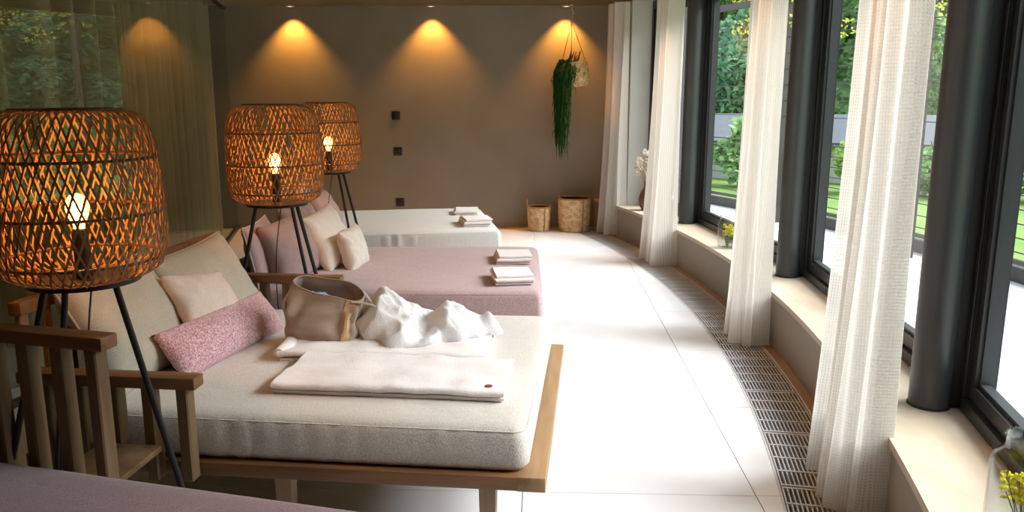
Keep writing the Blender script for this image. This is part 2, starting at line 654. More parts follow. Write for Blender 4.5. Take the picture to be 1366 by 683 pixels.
# cut the slab out below the channel: the slab only reaches the channel wall
me = floor.data
sl = clip_poly([(-4.6, YF - 0.2), (1.6, YF - 0.2), (1.6, YB + 0.3), (-4.6, YB + 0.3)], arc_edges(R_GL - 0.004))
floor.data = prism(sl, -0.30, -0.012, 0.0001).mesh('floor', M_GROUT, smooth=False)
arc_band(R_GR + 0.006, R_WIN + 0.1, -0.30, -0.012, A0, 18.5, 40).build('screed_edge', M_GROUT, floor, smooth=False)

# steel grate: panels of lengthwise bars with cross rods
grate = thing('floor_grate', 'long curved steel floor grate running below the windows', 'floor grate')
PA = 2.42            # panel angle in degrees (about 0.53 m)
a = A0 + 1.0
while a < 17.4:
    g = MB()
    a1 = min(a + PA - 0.03, 17.8)
    NB = 15
    n = 4
    for b in range(NB):
        rr = R_GL + 0.012 + (R_GR - R_GL - 0.022) * b / (NB - 1)
        vs = []
        for i in range(n + 1):
            aa = a + (a1 - a) * i / n
            for (dr, z) in ((-0.0030, -0.032), (0.0030, -0.032), (0.0030, -0.001), (-0.0030, -0.001)):
                p = arc(rr + dr, aa)
                vs.append((p[0], p[1], z))
        fs = []
        for i in range(n):
            for k in range(4):
                fs.append((i * 4 + k, i * 4 + (k + 1) % 4, i * 4 + 4 + (k + 1) % 4, i * 4 + 4 + k))
        fs += [(0, 1, 2, 3), (n * 4 + 3, n * 4 + 2, n * 4 + 1, n * 4)]
        g.add(vs, fs)
    for i in range(5):
        aa = a + 0.04 + (a1 - a - 0.08) * i / 4
        p, q = arc(R_GL + 0.008, aa), arc(R_GR - 0.006, aa)
        t = Vector((-math.sin(math.radians(aa)), math.cos(math.radians(aa)), 0)) * 0.0055
        d = (Vector((*q, 0)) - Vector((*p, 0))) / 2
        g.obox(((p[0] + q[0]) / 2, (p[1] + q[1]) / 2, -0.006), d, t, (0, 0, 0.0065))
    g.build('grate_panel', M_STEEL, grate, smooth=False)
    a += PA

# bench with sill
bench = sempty('wall_right', 'low taupe bench wall with pale sill below the windows')
arc_band(R_B, R_WIN + 0.06, -0.012, ZS - 0.03, A0, A_END + 3.4, 70).build('bench_front', M_BENCH, bench, angle=0.3)
# sill boards, one per bay
COLA = [-16.4, -10.62, -0.60, 9.48]  # first angle pulled in, narrowing the near bay to cut its light
sb = [A0] + COLA + [A_END + 3.2]
for i in range(len(sb) - 1):
    arc_band(R_B - 0.012, R_WIN - 0.02, ZS - 0.03, ZS, sb[i] + 0.01, sb[i + 1] - 0.01, 14).build('sill_board', M_SILL, bench, angle=0.3)

# back wall, left wall, wall behind the camera, ceiling
struct(MB().box(-4.6, 1.56, YB, YB + 0.2, -0.05, H + 0.02).build('wall_back', M_WALL, smooth=False), 'taupe plaster back wall lit by ceiling spots')
struct(MB().box(-4.6, 1.30, YB - 0.014, YB + 0.01, 0.0, 0.065).build('baseboard_back', M_WALL, smooth=False), 'low taupe baseboard along the back wall')
struct(MB().box(-6.5, 2.6, YF - 0.2, YF, -0.05, H + 0.02).build('wall_front', M_WALL, smooth=False), 'taupe wall behind the viewpoint')
struct(MB().box(1.27, 1.60, 8.72, YB + 0.02, ZS - 0.001, H + 0.01).build('wall_end', M_PIER, smooth=False), 'light grey wall return at the far end of the window sill')
ce = clip_poly([(-6.5, YF - 0.2), (2.4, YF - 0.2), (2.4, YB + 0.2), (-6.5, YB + 0.2)], arc_edges(R_WIN + 0.16))
cm = prism(ce, 0, 0.2, 0.0001)
struct(cm.build('ceiling', M_CEIL, smooth=False, loc=(0, 0, H)), 'flat beige ceiling')
struct(arc_band(R_WIN - 0.12, R_WIN + 0.08, ZS - 0.01, H + 0.01, A0, -16.5, 10).build('wall_light_block', M_WALL, angle=0.3), 'unseen taupe wall added beside the viewpoint to block daylight')  # added out of view in place of windows, keeps daylight off near beds
aL0, aL1 = ang_y(R_PART, YF + 0.15) + 0.0, ang_y(R_PART, YB - 0.005)
struct(arc_band(R_PART - 1.60, R_PART - 1.50, -0.05, H + 0.01, aL0, aL1 + 3, 40).build('wall_left', M_WALL, angle=0.3), 'dark wall behind the olive curtain')

# faceted glass partition: flat panes in two straight runs meeting at an edge
PQ = [Vector((-3.77, -0.69)), Vector((-2.20, 4.60)), Vector((-3.235, 9.285))]
gp = sempty('window_5', 'faceted glass partition along the left side with the olive curtain behind it')
for (p, q, n) in ((PQ[0], PQ[1], 3), (PQ[1], PQ[2], 3)):
    for k in range(n):
        u, v = p.lerp(q, k / n), p.lerp(q, (k + 1) / n)
        MB().add([(u.x, u.y, 0.03), (v.x, v.y, 0.03), (v.x, v.y, H - 0.02), (u.x, u.y, H - 0.02)], [(0, 1, 2, 3)]).build('pane', M_PGLASS, gp, smooth=False)
    d = (q - p).normalized()
    nn_ = Vector((d.y, -d.x))
    c = (p + q) / 2
    hl_ = (q - p).length / 2
    MB().obox((c.x, c.y, 0.012), (d.x * hl_, d.y * hl_, 0), (nn_.x * 0.02, nn_.y * 0.02, 0), (0, 0, 0.022)).build('bottom_rail', M_FRAME, gp, smooth=False)
    MB().obox((c.x, c.y, H - 0.012), (d.x * hl_, d.y * hl_, 0), (nn_.x * 0.02, nn_.y * 0.02, 0), (0, 0, 0.012)).build('top_rail', M_FRAME, gp, smooth=False)


# ------------------------------------------------------------------ curtains
def drape(fn, cols, rows, z0, z1, ulen):
    m = MB()
    uv = []
    for j in range(rows + 1):
        v = j / rows
        z = z0 + (z1 - z0) * v
        for i in range(cols + 1):
            s = i / cols
            x, y, dz = fn(s, v)
            m.v.append((x, y, z + dz))
            uv.append((s * ulen, v * (z1 - z0)))
    w = cols + 1
    m.f = [(j * w + i, j * w + i + 1, (j + 1) * w + i + 1, (j + 1) * w + i) for j in range(rows) for i in range(cols)]
    m.uv = uv
    return m


def green_curtain():
    l1 = (PQ[1] - PQ[0]).length
    l2 = (PQ[2] - PQ[1]).length

    def base(d):
        return PQ[0].lerp(PQ[1], d / l1) if d < l1 else PQ[1].lerp(PQ[2], (d - l1) / l2)

    def fn(s, v):
        d = 0.05 + (l1 + l2 - 0.26) * s
        ph = s * 2 * PI * 44 + 1.6 * math.sin(s * 31) + 0.5 * math.sin(v * 3 + s * 90)
        amp = 0.065 + 0.02 * math.sin(s * 57)
        r = 0.17 - amp * math.sin(ph) - 0.015 * math.sin(2 * ph + 1)
        p, q = base(max(0, d - 0.25)), base(min(l1 + l2 - 0.02, d + 0.25))
        t = (q - p).normalized()
        c = (p + q) / 2
        return c.x - t.y * r, c.y + t.x * r, 0
    o = drape(fn, 1500, 5, 0.02, H - 0.01, 20).build('olive_curtain', M_GCURT, angle=1.5)
    tag(o, 'long olive curtain in narrow folds behind the faceted glass partition', 'curtain')


green_curtain()


def window_curtain(ac, wdeg, amp, folds, seed, label, rc=12.72, flare=0.035):
    rnd = random.Random(seed)
    p1, p2, p3 = [rnd.uniform(0, 6.28) for _ in range(3)]

    def fn(s, v):
        # v=0 bottom, 1 top
        b = (1 - v) ** 2.2
        ph = s * 2 * PI * folds + 0.9 * math.sin(s * 9 + p1) + 0.25 * math.sin(v * 4 + p2 + s * 5)
        A = amp * (0.80 + 0.25 * math.sin(s * 12 + p3)) * (1 + 0.35 * b)
        w = wdeg * (0.92 + 0.18 * b)
        r = rc - flare * b * (0.5 + 0.8 * abs(math.sin(ph / 2 + p1))) + A * math.sin(ph) + 0.020 * math.sin(2.6 * ph + p2 + 1.2 * v) * (1 + b) + 0.009 * math.sin(6.1 * ph + p3) * (0.4 + b)
        aa = ac + w * (s - 0.5) + math.degrees(0.012 * math.cos(ph) / 12.7)
        x, y = arc(r, aa)
        pud = 0.0
        return x, y, pud
    return tag(drape(fn, 320, 26, 0.012, H - 0.005, 2.4).build('window_curtain', M_CURT, angle=1.5), label, 'curtain', 'cream window curtains')


window_curtain(-11.35, 1.75, 0.062, 4, 3, 'cream open-weave curtain nearest the viewer, beside the nearest dark column', 12.745)
window_curtain(-2.05, 1.75, 0.072, 4, 5, 'cream curtain just before the middle dark column, its hem on the floor grate', 12.715)
window_curtain(8.75, 1.7, 0.076, 4, 8, 'cream curtain at the third dark column, hiding part of a dried flower vase', 12.735)
window_curtain(16.05, 1.6, 0.060, 4, 11, 'farthest cream curtain, hanging in the corner beside the large basket', 12.84)

# ------------------------------------------------------------------ columns
for i, aa in enumerate(COLA):
    x, y = arc(R_COL, aa)
    lab = ['round anthracite column beside the viewpoint, outside the picture',
           'nearest round anthracite column, standing on the sill behind the near curtain',
           'middle round anthracite column on the sill behind the second curtain',
           'farthest round anthracite column on the sill beside the third curtain'][i]
    c = thing('column', lab, 'column', (x, y, ZS), 0, 'round columns on the window sill')
    MB().lathe([(0.072, 0.0), (0.072, H - ZS)], 40).build('shaft', M_COLUMN, c)
    MB().lathe([(0.0, 0.0), (0.076, 0.0), (0.076, 0.006), (0.072, 0.008)], 40).build('base_ring', M_GASKET, c)
    d = Vector((math.cos(R_(aa)), math.sin(R_(aa)), 0))
    MB().obox(d * 0.115 + Vector((0, 0, (H - ZS) / 2)), d * 0.062, Vector((-d.y, d.x, 0)) * 0.022, (0, 0, (H - ZS) / 2 - 0.001)).build('wall_fin', M_GASKET, c, smooth=False)

# ------------------------------------------------------------------ windows
for i in range(len(COLA)):
    b0 = COLA[i]
    b1 = COLA[i + 1] if i + 1 < len(COLA) else A_END - 0.05
    p, q = Vector((*arc(R_WIN, b0), 0)), Vector((*arc(R_WIN, b1), 0))
    t = (q - p).normalized()
    nrm = Vector((t.y, -t.x, 0))      # outward
    L_ = (q - p).length
    w = sempty('window_%d' % (i + 1), 'tall anthracite framed window bay %s' % ['at the near right edge', 'between the nearest and middle columns', 'between the middle and farthest columns', 'at the far end of the room'][i])

    def fb(name, s0, s1, z0, z1, d0, d1, m=M_FRAME):
        c = p + t * ((s0 + s1) / 2) + nrm * ((d0 + d1) / 2) + Vector((0, 0, (z0 + z1) / 2))
        bx = MB().obox(c, t * ((s1 - s0) / 2), nrm * ((d1 - d0) / 2), Vector((0, 0, (z1 - z0) / 2)))
        return bx.build(name, m, w, smooth=False)
    zb, zt = ZS - 0.01, H
    e = 0.008
    # outer frame
    fb('stile', e, e + 0.042, zb, zt, -0.055, 0.055)
    fb('stile', L_ - e - 0.042, L_ - e, zb, zt, -0.055, 0.055)
    fb('bottom_rail', e + 0.042, L_ - e - 0.042, zb, zb + 0.06, -0.055, 0.055)
    fb('top_rail', e + 0.042, L_ - e - 0.042, zt - 0.08, zt, -0.055, 0.055)
    # black joints and sash
    s = 0.050
    fb('gasket', s - 0.001, s + 0.008, zb + 0.06, zt - 0.08, -0.05, 0.05, M_GASKET)
    fb('gasket', L_ - s - 0.008, L_ - s + 0.001, zb + 0.06, zt - 0.08, -0.05, 0.05, M_GASKET)
    fb('sash_stile', s + 0.007, s + 0.046, zb + 0.067, zt - 0.087, -0.035, 0.035)
    fb('sash_stile', L_ - s - 0.046, L_ - s - 0.007, zb + 0.067, zt - 0.087, -0.035, 0.035)
    fb('sash_rail', s + 0.046, L_ - s - 0.046, zb + 0.067, zb + 0.122, -0.035, 0.035)
    fb('sash_rail', s + 0.046, L_ - s - 0.046, zt - 0.142, zt - 0.087, -0.035, 0.035)
    fb('glazing_bead', s + 0.046, s + 0.058, zb + 0.122, zt - 0.142, -0.02, 0.015)
    fb('glazing_bead', L_ - s - 0.058, L_ - s - 0.046, zb + 0.122, zt - 0.142, -0.02, 0.015)
    fb('glazing_bead', s + 0.058, L_ - s - 0.058, zb + 0.122, zb + 0.138, -0.02, 0.015)
    # pane: one sheet
    a_, b_ = s + 0.050, L_ - s - 0.050
    P0, P1 = p + t * a_, p + t * b_
    MB().add([(P0.x, P0.y, zb + 0.124), (P1.x, P1.y, zb + 0.124), (P1.x, P1.y, zt - 0.144), (P0.x, P0.y, zt - 0.144)], [(0, 1, 2, 3)]).build('pane', M_GLASS, w, smooth=False)
    # black filler between column and frame
    fb('joint_strip', -0.02, e, zb, zt, -0.045, 0.04, M_GASKET)

# ------------------------------------------------------------------ outside: terrace, lawn, hill
ZT = -0.05
struct(arc_band(R_WIN + 0.06, 15.75, -0.35, ZT, -34, 32, 60).build('terrace', M_TERR, angle=0.3), 'pale concrete terrace outside the windows')
OX, OY = 0.0, 4.0        # middle of the room, about which the grounds are laid out


def out_pt(r, a):
    return (OX + r * math.cos(R_(a)), OY + r * math.sin(R_(a)))


gm = MB()
NX, NY = 60, 60
for j in range(NY + 1):
    for i in range(NX + 1):
        x = 2.2 + 118 * (i / NX) ** 1.4
        y = -40 + 150 * j / NY
        d = math.hypot(x - OX, y - OY)
        h = max(0, d - 36) / 40.0
        z = -1.0 + 26.0 * min(1.3, h) ** 1.25 + 0.25 * noise.noise((x * 0.12, y * 0.12, 0)) * min(1, max(0, (d - 17) / 8))  # slope made steep so it hides low sky from the room
        gm.v.append((x, y, z))
gm.f = [(j * (NX + 1) + i, j * (NX + 1) + i + 1, (j + 1) * (NX + 1) + i + 1, (j + 1) * (NX + 1) + i) for j in range(NY) for i in range(NX)]
g_ = struct(gm.build('ground', M_LAWN), 'green lawn rising to a wooded slope')
g_.data.materials.append(M_HILL)
for pg in g_.data.polygons:
    if math.hypot(pg.center.x - OX, pg.center.y - OY) > 33:
        pg.material_index = 1

# railing on the terrace edge
R_R = 15.55
rail = thing('terrace_railing', 'dark steel terrace railing with thin horizontal bars', 'railing')
ra0, ra1 = -26.0, 27.0
posts = [ra0 + k * 5.3 for k in range(11)]
for aa in posts:
    c = arc(R_R, aa)
    d = Vector((math.cos(math.radians(aa)), math.sin(math.radians(aa)), 0))
    t = Vector((-d.y, d.x, 0))
    MB().obox((c[0], c[1], ZT + 0.5), d * 0.012, t * 0.04, (0, 0, 0.5)).build('post', M_RAIL, rail, smooth=False)
arc_band(R_R - 0.025, R_R + 0.025, ZT + 0.985, ZT + 1.0, ra0, ra1, 60).build('handrail', M_RAIL, rail, angle=0.3)
for k in range(6):
    z = ZT + 0.27 + k * 0.12
    m = MB()
    m.tube([(*arc(R_R - 0.02, ra0 + (ra1 - ra0) * i / 50), z) for i in range(51)], 0.006, 5)
    m.build('bar', M_RAIL, rail)
arc_band(R_R - 0.02, R_R + 0.02, ZT + 0.165, ZT + 0.205, ra0, ra1, 60).build('lower_rail', M_RAIL, rail, angle=0.3)
arc_band(R_R + 0.03, R_R + 0.10, ZT - 0.1, ZT + 0.13, ra0, ra1, 60).build('kick_beam', M_RAIL, rail, angle=0.3)

# climbing trellis: tall posts, head beam and wires
trel = thing('wire_trellis', 'dark steel trellis of tall posts, a head beam and thin horizontal wires above the railing', 'trellis')
R_T = 15.30
for aa in (-18.0, -8.6, 0.2, 9.15, 18.0, 26.0):
    c = arc(R_T, aa)
    d = Vector((math.cos(math.radians(aa)), math.sin(math.radians(aa)), 0))
    t = Vector((-d.y, d.x, 0))
    MB().obox((c[0], c[1], 1.6), d * 0.045, t * 0.045, (0, 0, 1.65)).build('post', M_RAIL, trel, smooth=False)
arc_band(R_T - 0.04, R_T + 0.04, 2.66, 2.74, -22, 26, 60).build('head_beam', M_RAIL, trel, angle=0.3)
for k in range(7):
    z = 1.28 + k * 0.19
    MB().tube([(*arc(R_T, -22 + 48 * i / 50), z) for i in range(51)], 0.0055, 5).build('wire', M_RAIL, trel)


# ------------------------------------------------------------------ foliage
def leaf_cloud(m, blobs, n, size, rnd, elong=1.5):
    tot = sum(b[3] * b[4] * b[5] for b in blobs)
    for (x, y, z, rx, ry, rz) in blobs:
        k = max(8, int(n * rx * ry * rz / tot))
        for _ in range(k):
            u = Vector((rnd.gauss(0, 1), rnd.gauss(0, 1), rnd.gauss(0, 1)))
            u.normalize()
            q = rnd.random() ** 0.33
            q = 0.45 + 0.55 * q
            c = Vector((x + u.x * rx * q, y + u.y * ry * q, z + u.z * rz * q))
            d = Vector((rnd.gauss(0, 1), rnd.gauss(0, 1), rnd.gauss(0, 0.7))).normalized()
            e_ = d.cross(Vector((rnd.gauss(0, 1), rnd.gauss(0, 1), rnd.gauss(0, 1))))
            if e_.length < 1e-3:
                continue
            e_.normalize()
            s = size * rnd.uniform(0.6, 1.3)
            a_ = d * s * elong * 0.5
            b_ = e_ * s * 0.5
            m.add([c - a_, c + b_ * 0.9 - a_ * 0.1, c + a_, c - b_ * 0.9 - a_ * 0.1], [(0, 1, 2, 3)])
    return m


def tree(name, x, y, z, h, w, n, size, ml, label, cat, group, seed, trunk=True):
    rnd = random.Random(seed)
    t = thing(name, label, cat, (x, y, z), 0, group)
    blobs = []
    for k in range(9):
        f = rnd.uniform(0.18 if trunk else 0.1, 0.88)
        rr = w * (0.55 if trunk else 0.6) * (1.1 - 0.55 * abs(f - 0.42) * 2) * rnd.uniform(0.7, 1.1)
        a_ = rnd.uniform(0, 6.28)
        off = w * 0.42 * (1 - f * 0.6)
        blobs.append((off * math.cos(a_), off * math.sin(a_), h * f, rr, rr, min(h * 0.2, rr * 0.9)))
    leaf_cloud(MB(), blobs, n, size, rnd).build('crown', ml, t, smooth=False)
    m = MB()
    m.tube([(0, 0, -0.3), (rnd.uniform(-.1, .1), rnd.uniform(-.1, .1), h * 0.4), (rnd.uniform(-.3, .3), rnd.uniform(-.3, .3), h * 0.85)], [w * 0.06, w * 0.045, w * 0.012], 7)
    for k in range(5):
        a_ = k * 1.3 + rnd.random()
        z0 = h * (0.25 + 0.1 * k)
        m.tube([(0, 0, z0), (math.cos(a_) * w * 0.45, math.sin(a_) * w * 0.45, z0 + h * 0.15)], [w * 0.022, w * 0.006], 5)
    m.build('trunk', M_TRUNK, t)
    return t


kinds = [(M_LEAF1, 'mid green'), (M_LEAF2, 'bluish green'), (M_LEAF1, 'mid green'), (M_LEAF3, 'yellow green')]
k = 0
RN = ['middle row', 'front row', 'added sky-blocking back row']
for ring_, (R2_, h_, n_, wd) in enumerate(((45.0, 12.0, 13000, 4.0), (37.0, 8.5, 12000, 3.1), (56.0, 15.0, 7500, 5.0))):  # last row is out of view, added to block low sky light
    for i in range(14):
        aa = -22 + i * 8.1 + (4.0 if ring_ else 0) + random.uniform(-0.6, 0.6)
        R2 = R2_ + random.uniform(-1.0, 1.0)
        x, y = out_pt(R2, aa)
        ml, nm = kinds[(i * 3 + ring_ * 2 + (i // 4)) % 4]
        z = -1.0 + 26.0 * max(0, (R2 - 36) / 40) ** 1.25
        tree('broadleaf_tree', x, y, z, h_ * random.uniform(0.85, 1.15), wd * random.uniform(0.95, 1.1), n_, 0.27 if ring_ < 2 else 0.45, ml,
             '%s leafy tree in the %s of the wood beyond the lawn' % (nm, RN[ring_]), 'tree',
             '%s trees, %s' % (nm, RN[ring_]), 100 + k)
        k += 1
for i in range(20):
    aa = -12 + i * 4.9 + random.uniform(-0.4, 0.4)
    x, y = out_pt(19.6 + random.uniform(-0.5, 0.5), aa)
    tree('bush', x, y, -1.0, random.uniform(1.5, 2.0), 0.95 * random.uniform(0.9, 1.1), 1100, 0.15,
         M_LEAF1 if i % 3 else M_LEAF3, 'rounded green bush along the far edge of the lawn' if i % 3 else 'yellow green bush along the far edge of the lawn', 'bush',
         'green lawn edge bushes' if i % 3 else 'yellow green lawn edge bushes', 300 + i, trunk=False)

# undergrowth on the slope between the trees: uncountable leafage, one object
rnd = random.Random(61)
m = MB()
for _ in range(520):
    R2 = rnd.uniform(38, 60)
    x, y = out_pt(R2, rnd.uniform(-24, 92))
    z = -1.0 + 26.0 * max(0, (R2 - 36) / 40) ** 1.25
    rr = rnd.uniform(0.9, 1.7)
    leaf_cloud(m, [(x, y, z + rr * 0.6, rr, rr, rr * rnd.uniform(0.8, 1.4))], 95, 0.36, rnd)
ug = m.build('undergrowth', M_LEAF1, smooth=False)
tag(ug, 'dense leafy undergrowth covering the slope between the trees', 'undergrowth', kind='stuff')

# long low grey-roofed building beyond the bushes
A_, B_ = Vector((5.2, 27.5, 0)), Vector((12.6, 24.2, 0))
t = (B_ - A_).normalized()
nn = Vector((-t.y, t.x, 0))
mid = (A_ + B_) / 2
bl = thing('low_building', 'long low building with a slate grey roof beyond the lawn bushes', 'building', (mid.x, mid.y, -1.0), math.atan2(t.y, t.x))
hl = (B_ - A_).length / 2
MB().box(-hl, hl, -1.6, 1.6, 0, 1.25).build('wall', M_SHED, bl, smooth=False)
rf = MB()
rf.add([(-hl - .3, -2.0, 1.22), (hl + .3, -2.0, 1.22), (hl + .3, 0.3, 2.0), (-hl - .3, 0.3, 2.0), (-hl - .3, 2.0, 1.3), (hl + .3, 2.0, 1.3),
        (-hl - .3, -2.0, 1.12), (hl + .3, -2.0, 1.12), (hl + .3, 2.0, 1.2), (-hl - .3, 2.0, 1.2)],
       [(0, 1, 2, 3), (3, 2, 5, 4), (6, 7, 1, 0), (9, 8, 7, 6), (4, 5, 8, 9), (0, 3, 4, 9, 6), (1, 7, 8, 5, 2)])
rf.build('roof', M_ROOF, bl, smooth=False)
for i in range(7):
    x = -hl + 0.6 + i * (2 * hl - 1.2) / 6
    MB().box(x - 0.05, x + 0.05, -1.95, -1.85, 0, 1.18).build('post', M_SHED, bl, smooth=False)

# autumn vine clusters on the trellis beam
for i, (aa, z, s) in enumerate(((-14.5, 2.75, 0.5), (-6.0, 2.7, 0.45), (3.8, 2.75, 0.55), (8.0, 2.5, 0.5), (11.8, 2.72, 0.6), (15.5, 2.6, 0.6), (20.5, 2.7, 0.6))):
    x, y = arc(R_T, aa)
    v = thing('climbing_vine', ['yellowing vine sprays on the trellis outside the near right window', 'yellowing vine sprays on the trellis behind the nearest column',
                                'yellowing vine sprays on the trellis in the middle window', 'yellowing vine sprays hanging low beside a trellis post',
                                'yellowing vine sprays on the trellis seen beside the third curtain', 'yellowing vine sprays on the trellis above the farthest window',
                                'yellowing vine sprays at the far end of the trellis'][i], 'vine', (x, y, z), math.radians(aa))
    rnd = random.Random(500 + i)
    blobs = [(rnd.uniform(-.1, .1), rnd.uniform(-s, s), rnd.uniform(-0.35, 0.2), 0.12, rnd.uniform(0.15, 0.3), 0.10) for _ in range(6)]
    leaf_cloud(MB(), blobs, 300, 0.045, rnd, 1.1).build('leaves', M_VINE, v, smooth=False)
    m = MB()
    for b in blobs:
        m.tube([(0, -s, 0), (b[0] * .5, b[1] * .5, b[2] * .3 + .05), (b[0], b[1], b[2])], [0.008, 0.005, 0.003], 5)
    m.build('stem', M_TRUNK, v)

# ------------------------------------------------------------------ daybeds
BW = 1.33


def rrect(hx, hy, rc, n=8, m=14, k=20):
    """rounded rectangle outline, ccw; n per corner, m/k along the sides"""
    out = []
    cs = [(hx - rc, -hy + rc, -90), (hx - rc, hy - rc, 0), (-hx + rc, hy - rc, 90), (-hx + rc, -hy + rc, 180)]
    for i, (cx, cy, a0) in enumerate(cs):
        for j in range(n + 1):
            a_ = math.radians(a0 + 90 * j / n)
            out.append((cx + rc * math.cos(a_), cy + rc * math.sin(a_)))
        nx_, ny_, a1 = cs[(i + 1) % 4]
        p = out[-1]
        q = (nx_ + rc * math.cos(math.radians(a1)), ny_ + rc * math.sin(math.radians(a1)))
        seg = m if i % 2 == 0 else k
        for j in range(1, seg):
            f = j / seg
            out.append((p[0] + (q[0] - p[0]) * f, p[1] + (q[1] - p[1]) * f))
    return out


def mattress(L_, W_, z0, z1, seed, folds=None, soft=0.05, rc0=0.07):
    """upholstered slab: rounded outline lofted up the side and in over the top; x in [-L,0]"""
    m = MB()
    hx, hy = L_ / 2, W_ / 2
    rings = [(0.05, z0), (0.012, z0 + 0.004), (0.0, z0 + 0.02), (-0.004, (z0 + z1) / 2), (0.0, z1 - soft), (0.006, z1 - soft * 0.55),
             (0.018, z1 - soft * 0.24), (0.04, z1 - soft * 0.06), (0.075, z1), (0.14, z1 + 0.003), (0.24, z1 + 0.005), (0.36, z1 + 0.006), (0.48, z1 + 0.006), (min(hx, hy) - 0.03, z1 + 0.006)]
    npt = None
    for (ins, z) in rings:
        o = rrect(hx - ins, hy - ins, max(0.006, rc0 - ins * 0.5) if ins < 0.1 else 0.012, 8, 40, 60)
        npt = len(o)
        for (x, y) in o:
            X = x - hx
            d = noise.noise((X * 3 + seed, y * 3, z * 5)) * 0.004
            zz = z + (d if z > z1 - 0.03 else 0)
            yy, xx = y, X
            if folds and ins < 0.05 and y < 0:
                for (fx, fw, fa) in folds:
                    g = math.exp(-((X - fx) / fw) ** 2)
                    yy -= fa * g * math.sin((X - fx) * 75) * (1 if z < z1 - 0.02 else 0.4)
            m.v.append((xx, yy, zz))
    for i in range(len(rings) - 1):
        for j in range(npt):
            m.f.append((i * npt + j, i * npt + (j + 1) % npt, (i + 1) * npt + (j + 1) % npt, (i + 1) * npt + j))
    m.f.append(tuple((len(rings) - 1) * npt + j for j in range(npt)))
    m.f.append(tuple(range(npt - 1, -1, -1)))
    return m


def seam(L_, W_, z, r, ins=0.004):
    o = rrect(L_ / 2 - ins, W_ / 2 - ins, 0.045, 6, 4, 4)
    o.append(o[0])
    return MB().tube([(x - L_ / 2, y, z) for x, y in o], r, 5, cap=False)


def daybed(loc, rz, mm, label, arms=None, arm_h=0.65, arm_end=-1.04, L_=1.62, shelf=False, folds=None, seed=0, back_h=0.86, ztop=0.5, box=False):
    b = thing('daybed', label, 'daybed', loc, rz, 'daybeds along the glass partition')
    zb = 0.345 if not box else 0.245     # boxed beds: a deep upholstered block on a set-back plinth frame
    # platform: four edge boards and the deck
    x0, x1, hw = (-L_ - 0.05, 0.055, BW / 2 + 0.022) if not box else (-L_ - 0.05, -0.05, BW / 2 - 0.04)
    zf = zb - 0.047
    rbox(x0, x1, -hw, -hw + 0.06, zf, zb, 0.004).build('frame_rail', M_OAK, b)
    rbox(x0, x1, hw - 0.06, hw, zf, zb, 0.004).build('frame_rail', M_OAK, b)
    rbox(x1 - 0.09, x1 + 0.001, -hw - 0.001, hw + 0.001, zf - 0.001, zb + 0.001, 0.004).build('foot_rail', M_OAKF, b)
    rbox(x0 - 0.001, x0 + 0.06, -hw + 0.0005, hw - 0.0005, zf + 0.0005, zb - 0.0005, 0.004).build('head_rail', M_OAK, b)
    MB().box(x0 + 0.05, x1 - 0.08, -hw + 0.05, hw - 0.05, zf + 0.007, zb - 0.004).build('deck', M_OAKS, b, smooth=False)
    for lx in (-0.13, -0.80, -1.5):
        for s in (-1, 1):
            y = s * (hw - 0.05)
            m = MB()
            m.add([(lx - .022, y - .022, 0), (lx + .022, y - .022, 0), (lx + .022, y + .022, 0), (lx - .022, y + .022, 0),
                   (lx - .027, y - .027, zf + .002), (lx + .027, y - .027, zf + .002), (lx + .027, y + .027, zf + .002), (lx - .027, y + .027, zf + .002)],
                  [(3, 2, 1, 0), (4, 5, 6, 7), (0, 1, 5, 4), (1, 2, 6, 5), (2, 3, 7, 6), (3, 0, 4, 7)])
            m.build('leg', M_OAKG, b, smooth=False)
    mt = mattress(L_, BW, zb + 0.002, ztop, seed, folds, soft=0.040, rc0=0.035 if box else 0.05).build('mattress', mm, b, angle=1.2)
    seam(L_, BW, ztop - 0.020, 0.003, 0.008).build('seam', mm, mt)
    # backrest at the head: top rail and slats
    xb = x0 + 0.02
    MB().add(*[(rbox(xb - 0.02, xb + 0.025, -hw, hw, back_h - 0.045, back_h, 0.005)).__dict__[k] for k in ('v', 'f')]).build('back_rail', M_OAK, b)
    for i in range(13):
        y = -hw + 0.03 + (2 * hw - 0.06) * i / 12
        rbox(xb - 0.008, xb + 0.012, y - 0.02, y + 0.02, zb - 0.01, back_h - 0.042, 0.003, 1).build('back_slat', M_OAKS, b)
    if arms:
        for s in arms:
            y0 = s * (hw + 0.028)
            rbox(xb + 0.026, arm_end, y0 - 0.032, y0 + 0.032, arm_h - 0.04, arm_h, 0.006).build('arm_rail', M_OAK, b)
            for k in range(5):
                x = arm_end - 0.05 - k * 0.115
                rbox(x - 0.019, x + 0.019, y0 - 0.024, y0 + 0.024, 0.30, arm_h - 0.038, 0.004, 1).build('arm_slat', M_OAKL, b)
    if shelf:
        rbox(-1.36, -1.155, -hw - 0.29, -hw - 0.055, 0.405, 0.425, 0.003).build('side_shelf', M_OAKL, b)
        rbox(-1.34, -1.30, -hw - 0.28, -hw + 0.01, 0.345, 0.406, 0.003).build('shelf_bracket', M_OAK, b)
    return b


def world(b, x, y, z):
    c, s = math.cos(b.rotation_euler.z), math.sin(b.rotation_euler.z)
    return (b.location.x + c * x - s * y, b.location.y + s * x + c * y, z)


